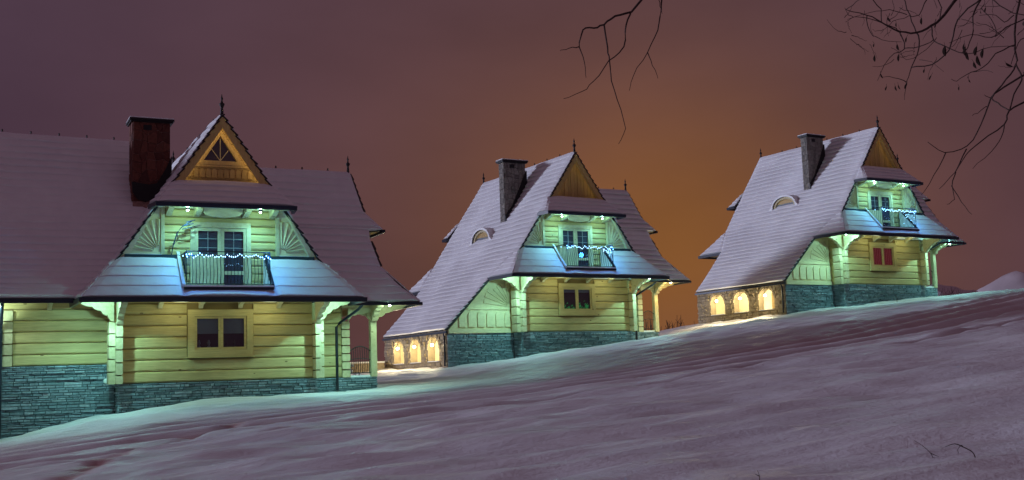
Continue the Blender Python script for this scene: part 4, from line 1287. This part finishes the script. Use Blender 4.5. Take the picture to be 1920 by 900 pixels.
def hill(name, pts, Y, depth, label, seed):
    """far snow mound: pts = (x, top height) silhouette at distance Y"""
    X = np.linspace(pts[0][0], pts[-1][0], 70); T = np.interp(X, [p[0] for p in pts], [p[1] for p in pts])
    V = np.linspace(-1, 1, 34); b = MB(); vs = []
    for j, v in enumerate(V):
        for x_, t_ in zip(X, T):
            nz = 1.0 * mnoise.noise(Vector((x_ * .22 + seed, v * 3.1, 0))) + .5 * mnoise.noise(Vector((x_ * .8 + seed, v * 8, 2)))
            f = max(0, 1 - v * v) ** .8
            vs.append((x_ + 1.2 * nz * f, Y + v * depth, -8 + (t_ + 8) * f + nz * .9 * f))
    n = len(X)
    b.add(vs, [(j * n + i, j * n + i + 1, (j + 1) * n + i + 1, (j + 1) * n + i) for j in range(len(V) - 1) for i in range(n - 1)])
    o = b.build(name, M['hillsnow'], None, True); o['kind'] = 'structure'; o['label'] = label
    return o


hill('snow_hill', [(46, 3), (53, 6.5), (57, 7.6), (60.5, 8.4), (63.5, 9.4), (66, 11.2), (68.6, 12.4), (71.5, 11.9), (76, 13.5), (90, 11), (120, 3)], 160, 24, 'dim snow covered hill far away beside the uppermost house', 1)
hill('snow_mound', [(36.5, 3), (39, 7.0), (41, 8.0), (43, 7.2), (45.0, 6.9), (48, 5.5), (54, 2)], 112, 8, 'small snow mound on the skyline behind the corner of the uppermost house', 5)
for k, (px, Y) in enumerate(((1801, 88), (1769, 84))):
    p = along(px, 549, Y)
    rt = bush('skyline_shrub', p.x, p.y, max(.4, p.z + .12 - gz(p.x, p.y)), 1.3, 34, ['low dark shrub on the skyline right of the uppermost house, larger one', 'low dark shrub on the skyline at the corner of the uppermost house, smaller one'][k], 'shrub', M['shrub'], 0, 70 + k, 'shrubs on the skyline')

# ------------------------------------------------------------------ bare tree whose branches hang into the picture
T_ = bpy.data.objects.new('bare_tree', None); COL.objects.link(T_)
tx, ty = 4.9, 7.6
T_.location = (tx, ty, gz(tx, ty) - .1)
tag(T_, 'bare dark tree with thin twigs and dead leaves hanging across the upper sky', 'tree')
TO = Vector(T_.location)


def tpart(name, pts, rad, mat='bark', seg=6):
    b = MB().tube([p - TO for p in pts], rad, seg); return b.build(name, M[mat], T_, True)


def px(pts, sc, ox, oy, Y0, Y1):
    n = len(pts); out = []
    for i, (x, y) in enumerate(pts):
        out.append(along(ox + x / sc, oy + y / sc, Y0 + (Y1 - Y0) * i / max(1, n - 1)))
    return out


def smooth(pts, k=3):
    out = []
    P = [pts[0]] + pts + [pts[-1]]
    for i in range(1, len(P) - 2):
        for j in range(k):
            t = j / k; a, b, c, d = P[i - 1], P[i], P[i + 1], P[i + 2]
            out.append(.5 * (2 * b + (c - a) * t + (2 * a - 5 * b + 4 * c - d) * t * t + (3 * b - a - 3 * c + d) * t ** 3))
    out.append(pts[-1]); return out


def branch(name, pts, r0, r1, seg=5):
    p = smooth(pts); n = len(p)
    p = [q + Vector((random.uniform(-1, 1), random.uniform(-1, 1), random.uniform(-1, 1))) * .004 for q in p]
    return tpart(name, p, [(r0 + (r1 - r0) * (i / (n - 1)) ** .8) * (1 if name in ('trunk', 'limb') else .76) for i in range(n)], 'bark', seg)


trunk = [TO, TO + Vector((.05, 0, .8)), TO + Vector((-.02, .05, 1.8)), TO + Vector((-.10, .1, 2.8)), TO + Vector((-.2, .1, 4.0)), TO + Vector((-.15, .2, 5.6))]
branch('trunk', trunk, .17, .05, 10)
S1 = 836 / 260; S2 = 771 / 360
limb_end = along(1206, -6, 7.2)
branch('limb', [trunk[4], trunk[4] + Vector((-1.2, -.1, .5)), Vector((2.6, 7.4, 3.3)), Vector((1.6, 7.3, 3.1)), limb_end + Vector((.35, 0, .35)), limb_end], .06, .012, 6)
branch('limb', [trunk[3], trunk[3] + Vector((-.6, 0, .3)), along(2010, -20, 7.5), along(1920, 45, 7.4)], .06, .016, 6)
branch('limb', [trunk[4], trunk[4] + Vector((-.7, 0, .1)), along(1900, -60, 7.6), along(1796, -5, 7.5)], .05, .014, 6)
branch('limb', [trunk[2], trunk[2] + Vector((-.35, 0, .45)), along(2000, 100, 7.3), along(1922, 138, 7.2)], .05, .011, 6)
# middle hanging spray
for pts, r0, r1, y0, y1 in (
        ([(600, -20), (525, 70), (430, 95), (362, 148), (300, 168), (235, 178), (210, 285)], .0115, .0060, 7.2, 6.9),
        ([(210, 285), (150, 290), (95, 310)], .0050, .0020, 6.9, 6.8), ([(210, 285), (245, 375), (255, 470)], .0055, .0020, 6.9, 6.85),
        ([(362, 148), (385, 290), (392, 370), (410, 490), (460, 660), (490, 775), (447, 865)], .0080, .0022, 7.1, 6.7),
        ([(525, 70), (495, 150), (480, 285), (392, 370), (300, 490), (230, 550), (120, 598)], .0085, .0022, 7.15, 6.7),
        ([(714, -30), (705, 60), (685, 180), (625, 315), (535, 455), (515, 545)], .0080, .0020, 7.2, 6.9),
        ([(625, 315), (655, 395), (690, 475)], .0050, .0020, 7.05, 7.0), ([(690, -20), (700, 40), (715, 85)], .0040, .002, 7.2, 7.1)):
    branch('branch', px(pts, S1, 1020, 0, y0, y1), r0, r1)
RB = [
    ([(780, 295), (690, 350), (640, 395), (600, 500), (545, 585), (455, 612), (385, 568)], .0100, .0030), ([(455, 612), (410, 705), (358, 785)], .0055, .0020),
    ([(780, 408), (712, 445), (690, 500), (600, 565), (540, 620), (495, 690), (430, 758)], .0090, .0025), ([(495, 690), (480, 745), (490, 800), (460, 820)], .0055, .0020),
    ([(480, 745), (520, 810), (558, 860)], .0050, .0020), ([(690, 500), (680, 550), (640, 610), (565, 675)], .0055, .0020), ([(640, 395), (680, 425), (712, 445)], .0060, .0050),
    ([(640, 395), (610, 380)], .004, .002), ([(625, 425), (595, 445), (565, 465)], .0045, .002), ([(540, 600), (520, 640), (495, 690)], .0060, .0050),
    ([(757, -10), (735, 100), (735, 200), (740, 260), (700, 320), (640, 395)], .0110, .0065), ([(740, 260), (762, 320), (730, 380), (712, 445)], .0075, .0055),
    ([(504, -10), (450, 60), (400, 105), (340, 130), (270, 125), (200, 90), (140, 60), (55, 40)], .0150, .0030), ([(270, 125), (240, 105), (150, 75), (85, 70), (55, 88)], .0055, .0020),
    ([(600, 0), (565, 60), (568, 120), (545, 190), (520, 210)], .0085, .003), ([(340, 130), (352, 190), (320, 270), (300, 330), (290, 398)], .0075, .002),
    ([(320, 270), (400, 260), (470, 200), (490, 120), (520, 60), (605, -8)], .0050, .0070), ([(400, 105), (410, 160), (460, 190), (540, 215), (640, 190), (730, 185)], .0065, .0025),
    ([(735, 180), (660, 215), (610, 270), (560, 290), (500, 325), (478, 315)], .0065, .002), ([(560, 290), (610, 283), (645, 290)], .0035, .0015),
    ([(270, 125), (290, 195), (230, 232), (180, 322)], .0060, .0018), ([(290, 195), (350, 190), (410, 160)], .0045, .004), ([(300, 330), (250, 310), (198, 310)], .0045, .0018),
    ([(140, 60), (148, 125), (200, 160), (282, 168)], .0050, .0018), ([(200, 90), (195, 40), (160, -8)], .0045, .004), ([(285, -8), (312, 60), (340, 130)], .0050, .0050),
    ([(380, -5), (350, 60), (308, 65), (250, 85)], .0050, .002), ([(640, -8), (700, 40), (778, 62)], .0055, .004), ([(778, 72), (700, 110), (640, 150), (560, 140), (470, 175)], .0060, .002),
    ([(55, 40), (95, 10), (120, -8)], .0035, .003), ([(85, 70), (60, 52), (52, 32)], .003, .0015), ([(430, 80), (440, 30), (420, -8)], .0045, .004), ([(730, 60), (690, 90), (660, 60), (590, 60)], .0050, .002),
    ([(300, 60), (230, 40), (150, 50), (60, 78)], .0040, .0015), ([(250, 240), (200, 268), (160, 265)], .003, .0013), ([(350, 240), (400, 250), (450, 290)], .003, .0013),
    ([(420, 150), (380, 200), (300, 240), (270, 200)], .0035, .0015), ([(520, 120), (500, 170), (455, 205)], .0035, .0015), ([(600, 30), (640, 80), (660, 130), (640, 150)], .0040, .003),
    ([(690, 150), (640, 110), (580, 90)], .0040, .002), ([(778, 150), (750, 170), (720, 260)], .0045, .003),
]
for pts, r0, r1 in RB:
    y0 = random.uniform(7.0, 7.5)
    branch('branch', px(pts, S2, 1560, 0, y0, y0 - random.uniform(.05, .35)), r0 * 1.0, r1)
r = random.Random(17)
for k in range(46):
    bx, by = r.uniform(40, 770), r.uniform(-5, 190) * (1 if r.random() < .8 else 1.5); a = r.uniform(0, 6.28); L = r.uniform(35, 110)
    pts = [(bx, by)]
    for q in range(3):
        a += r.uniform(-.5, .5); pts.append((pts[-1][0] + math.cos(a) * L / 3, pts[-1][1] + math.sin(a) * L / 3 + 4))
    y0 = r.uniform(7.0, 7.7)
    branch('twig', px(pts, S2, 1560, 0, y0, y0), r.uniform(.0022, .0038), .0012, 4)
LV = [(172, 235, 26), (268, 232, 30), (265, 190, 26), (200, 305, 22), (217, 355, 20), (257, 355, 22), (270, 350, 20), (297, 345, 30), (370, 285, 18), (394, 312, 22), (360, 85, 30), (415, 105, 18), (455, 205, 46), (545, 225, 34),
      (578, 205, 40), (590, 245, 46), (605, 215, 40), (575, 262, 30), (510, 355, 18), (553, 325, 16), (547, 310, 12), (712, 260, 34), (230, 78, 26), (258, 100, 18), (298, 160, 22), (168, 182, 16), (530, 190, 30), (616, 40, 20), (535, 205, 40), (598, 50, 12)]
for x_, y_, L in LV:
    c = along(1560 + x_ / S2, y_ / S2, 7.0 + r.uniform(0, .35)) - TO
    s_ = L / S2 / FPX * 7.2 * .50; a = r.uniform(-.5, .5) + (1.0 if (x_, y_) == (712, 260) else 0)
    d = Vector((math.sin(a), r.uniform(-.2, .2), -math.cos(a))); u = d.cross(Vector((0, 1, 0))).normalized(); n_ = Vector((0, 1, 0))
    wd = s_ * r.uniform(.28, .40); b = MB(); vs = []; K = 6
    for i in range(K + 1):
        t_ = i / K; ww = wd * math.sin(math.pi * min(1, t_ * .92 + .06)) ** .8; p = c + d * (t_ * 2 - 1) * s_ + n_ * (.25 * s_ * math.sin(t_ * 3))
        vs += [p - u * ww + n_ * ww * .7, p, p + u * ww + n_ * ww * .7]
    fs = [f for i in range(K) for f in ((3 * i, 3 * i + 1, 3 * i + 4, 3 * i + 3), (3 * i + 1, 3 * i + 2, 3 * i + 5, 3 * i + 4))]
    b.add(vs, fs); b.build('leaf', M['leaf'], T_)
    tpart('leaf_stalk', [TO + c - d * s_, TO + c - d * s_ * 1.5 + Vector((r.uniform(-.01, .01), 0, .01))], [.0012, .0010], 'bark', 4)


# ------------------------------------------------------------------ dry stalks poking out of the near snow
def stalk(paths, label, rad):
    base = Vector(paths[0][0]); o = bpy.data.objects.new('dry_stalk', None); COL.objects.link(o); o.location = base
    tag(o, label, 'stalk', 'dry stalks in the snow')
    for p in paths:
        q = smooth([Vector(v) for v in p], 3)
        MB().tube([v - base for v in q], [rad * (1 - .6 * i / (len(q) - 1)) for i in range(len(q))], 5).build('stem', M['twig'], o, True)
    return o


def gpt(x, y, lift=0.):
    d = along(x, y, 1.0); t = 8.0
    for _ in range(40):
        p = d * t; e = p.z - gz(p.x, p.y); t += e / .28
    p = d * t; return Vector((p.x, p.y, gz(p.x, p.y) + lift))


a = gpt(1752, 858, -.03)
stalk([[a, along(1745, 850, a.y), along(1730, 836, a.y + .05), along(1714, 826, a.y + .1)], [along(1745, 850, a.y), along(1752, 853, a.y), along(1760, 856, a.y - .02)]], 'thin dry stalk leaning away from the crooked looped one in the near snow', .004)
a = gpt(1830, 857, -.03)
stalk([[a, along(1824, 848, a.y), along(1806, 838, a.y), along(1803, 835, a.y), along(1796, 842, a.y), along(1797, 850, a.y)], [along(1806, 838, a.y), along(1790, 832, a.y), along(1772, 838, a.y + .05)]], 'crooked dry stalk bent over in a loop in the near snow', .005)
a = gpt(1424, 905, -.03)
stalk([[a, along(1424, 893, a.y), along(1420, 882, a.y)], [along(1424, 893, a.y), along(1416, 889, a.y)]], 'short forked dry stalk at the bottom edge of the picture', .004)

x, y = local(2, -1.0, -1.6)
z = gz(x, y)
stalk([[(x, y, z - .05), (x + .02, y, z + .22), (x - .02, y, z + .46)], [(x + .02, y, z + .22), (x + .10, y, z + .40)]], 'single thin stalk in the snow before the stone base of the uppermost house', .014)
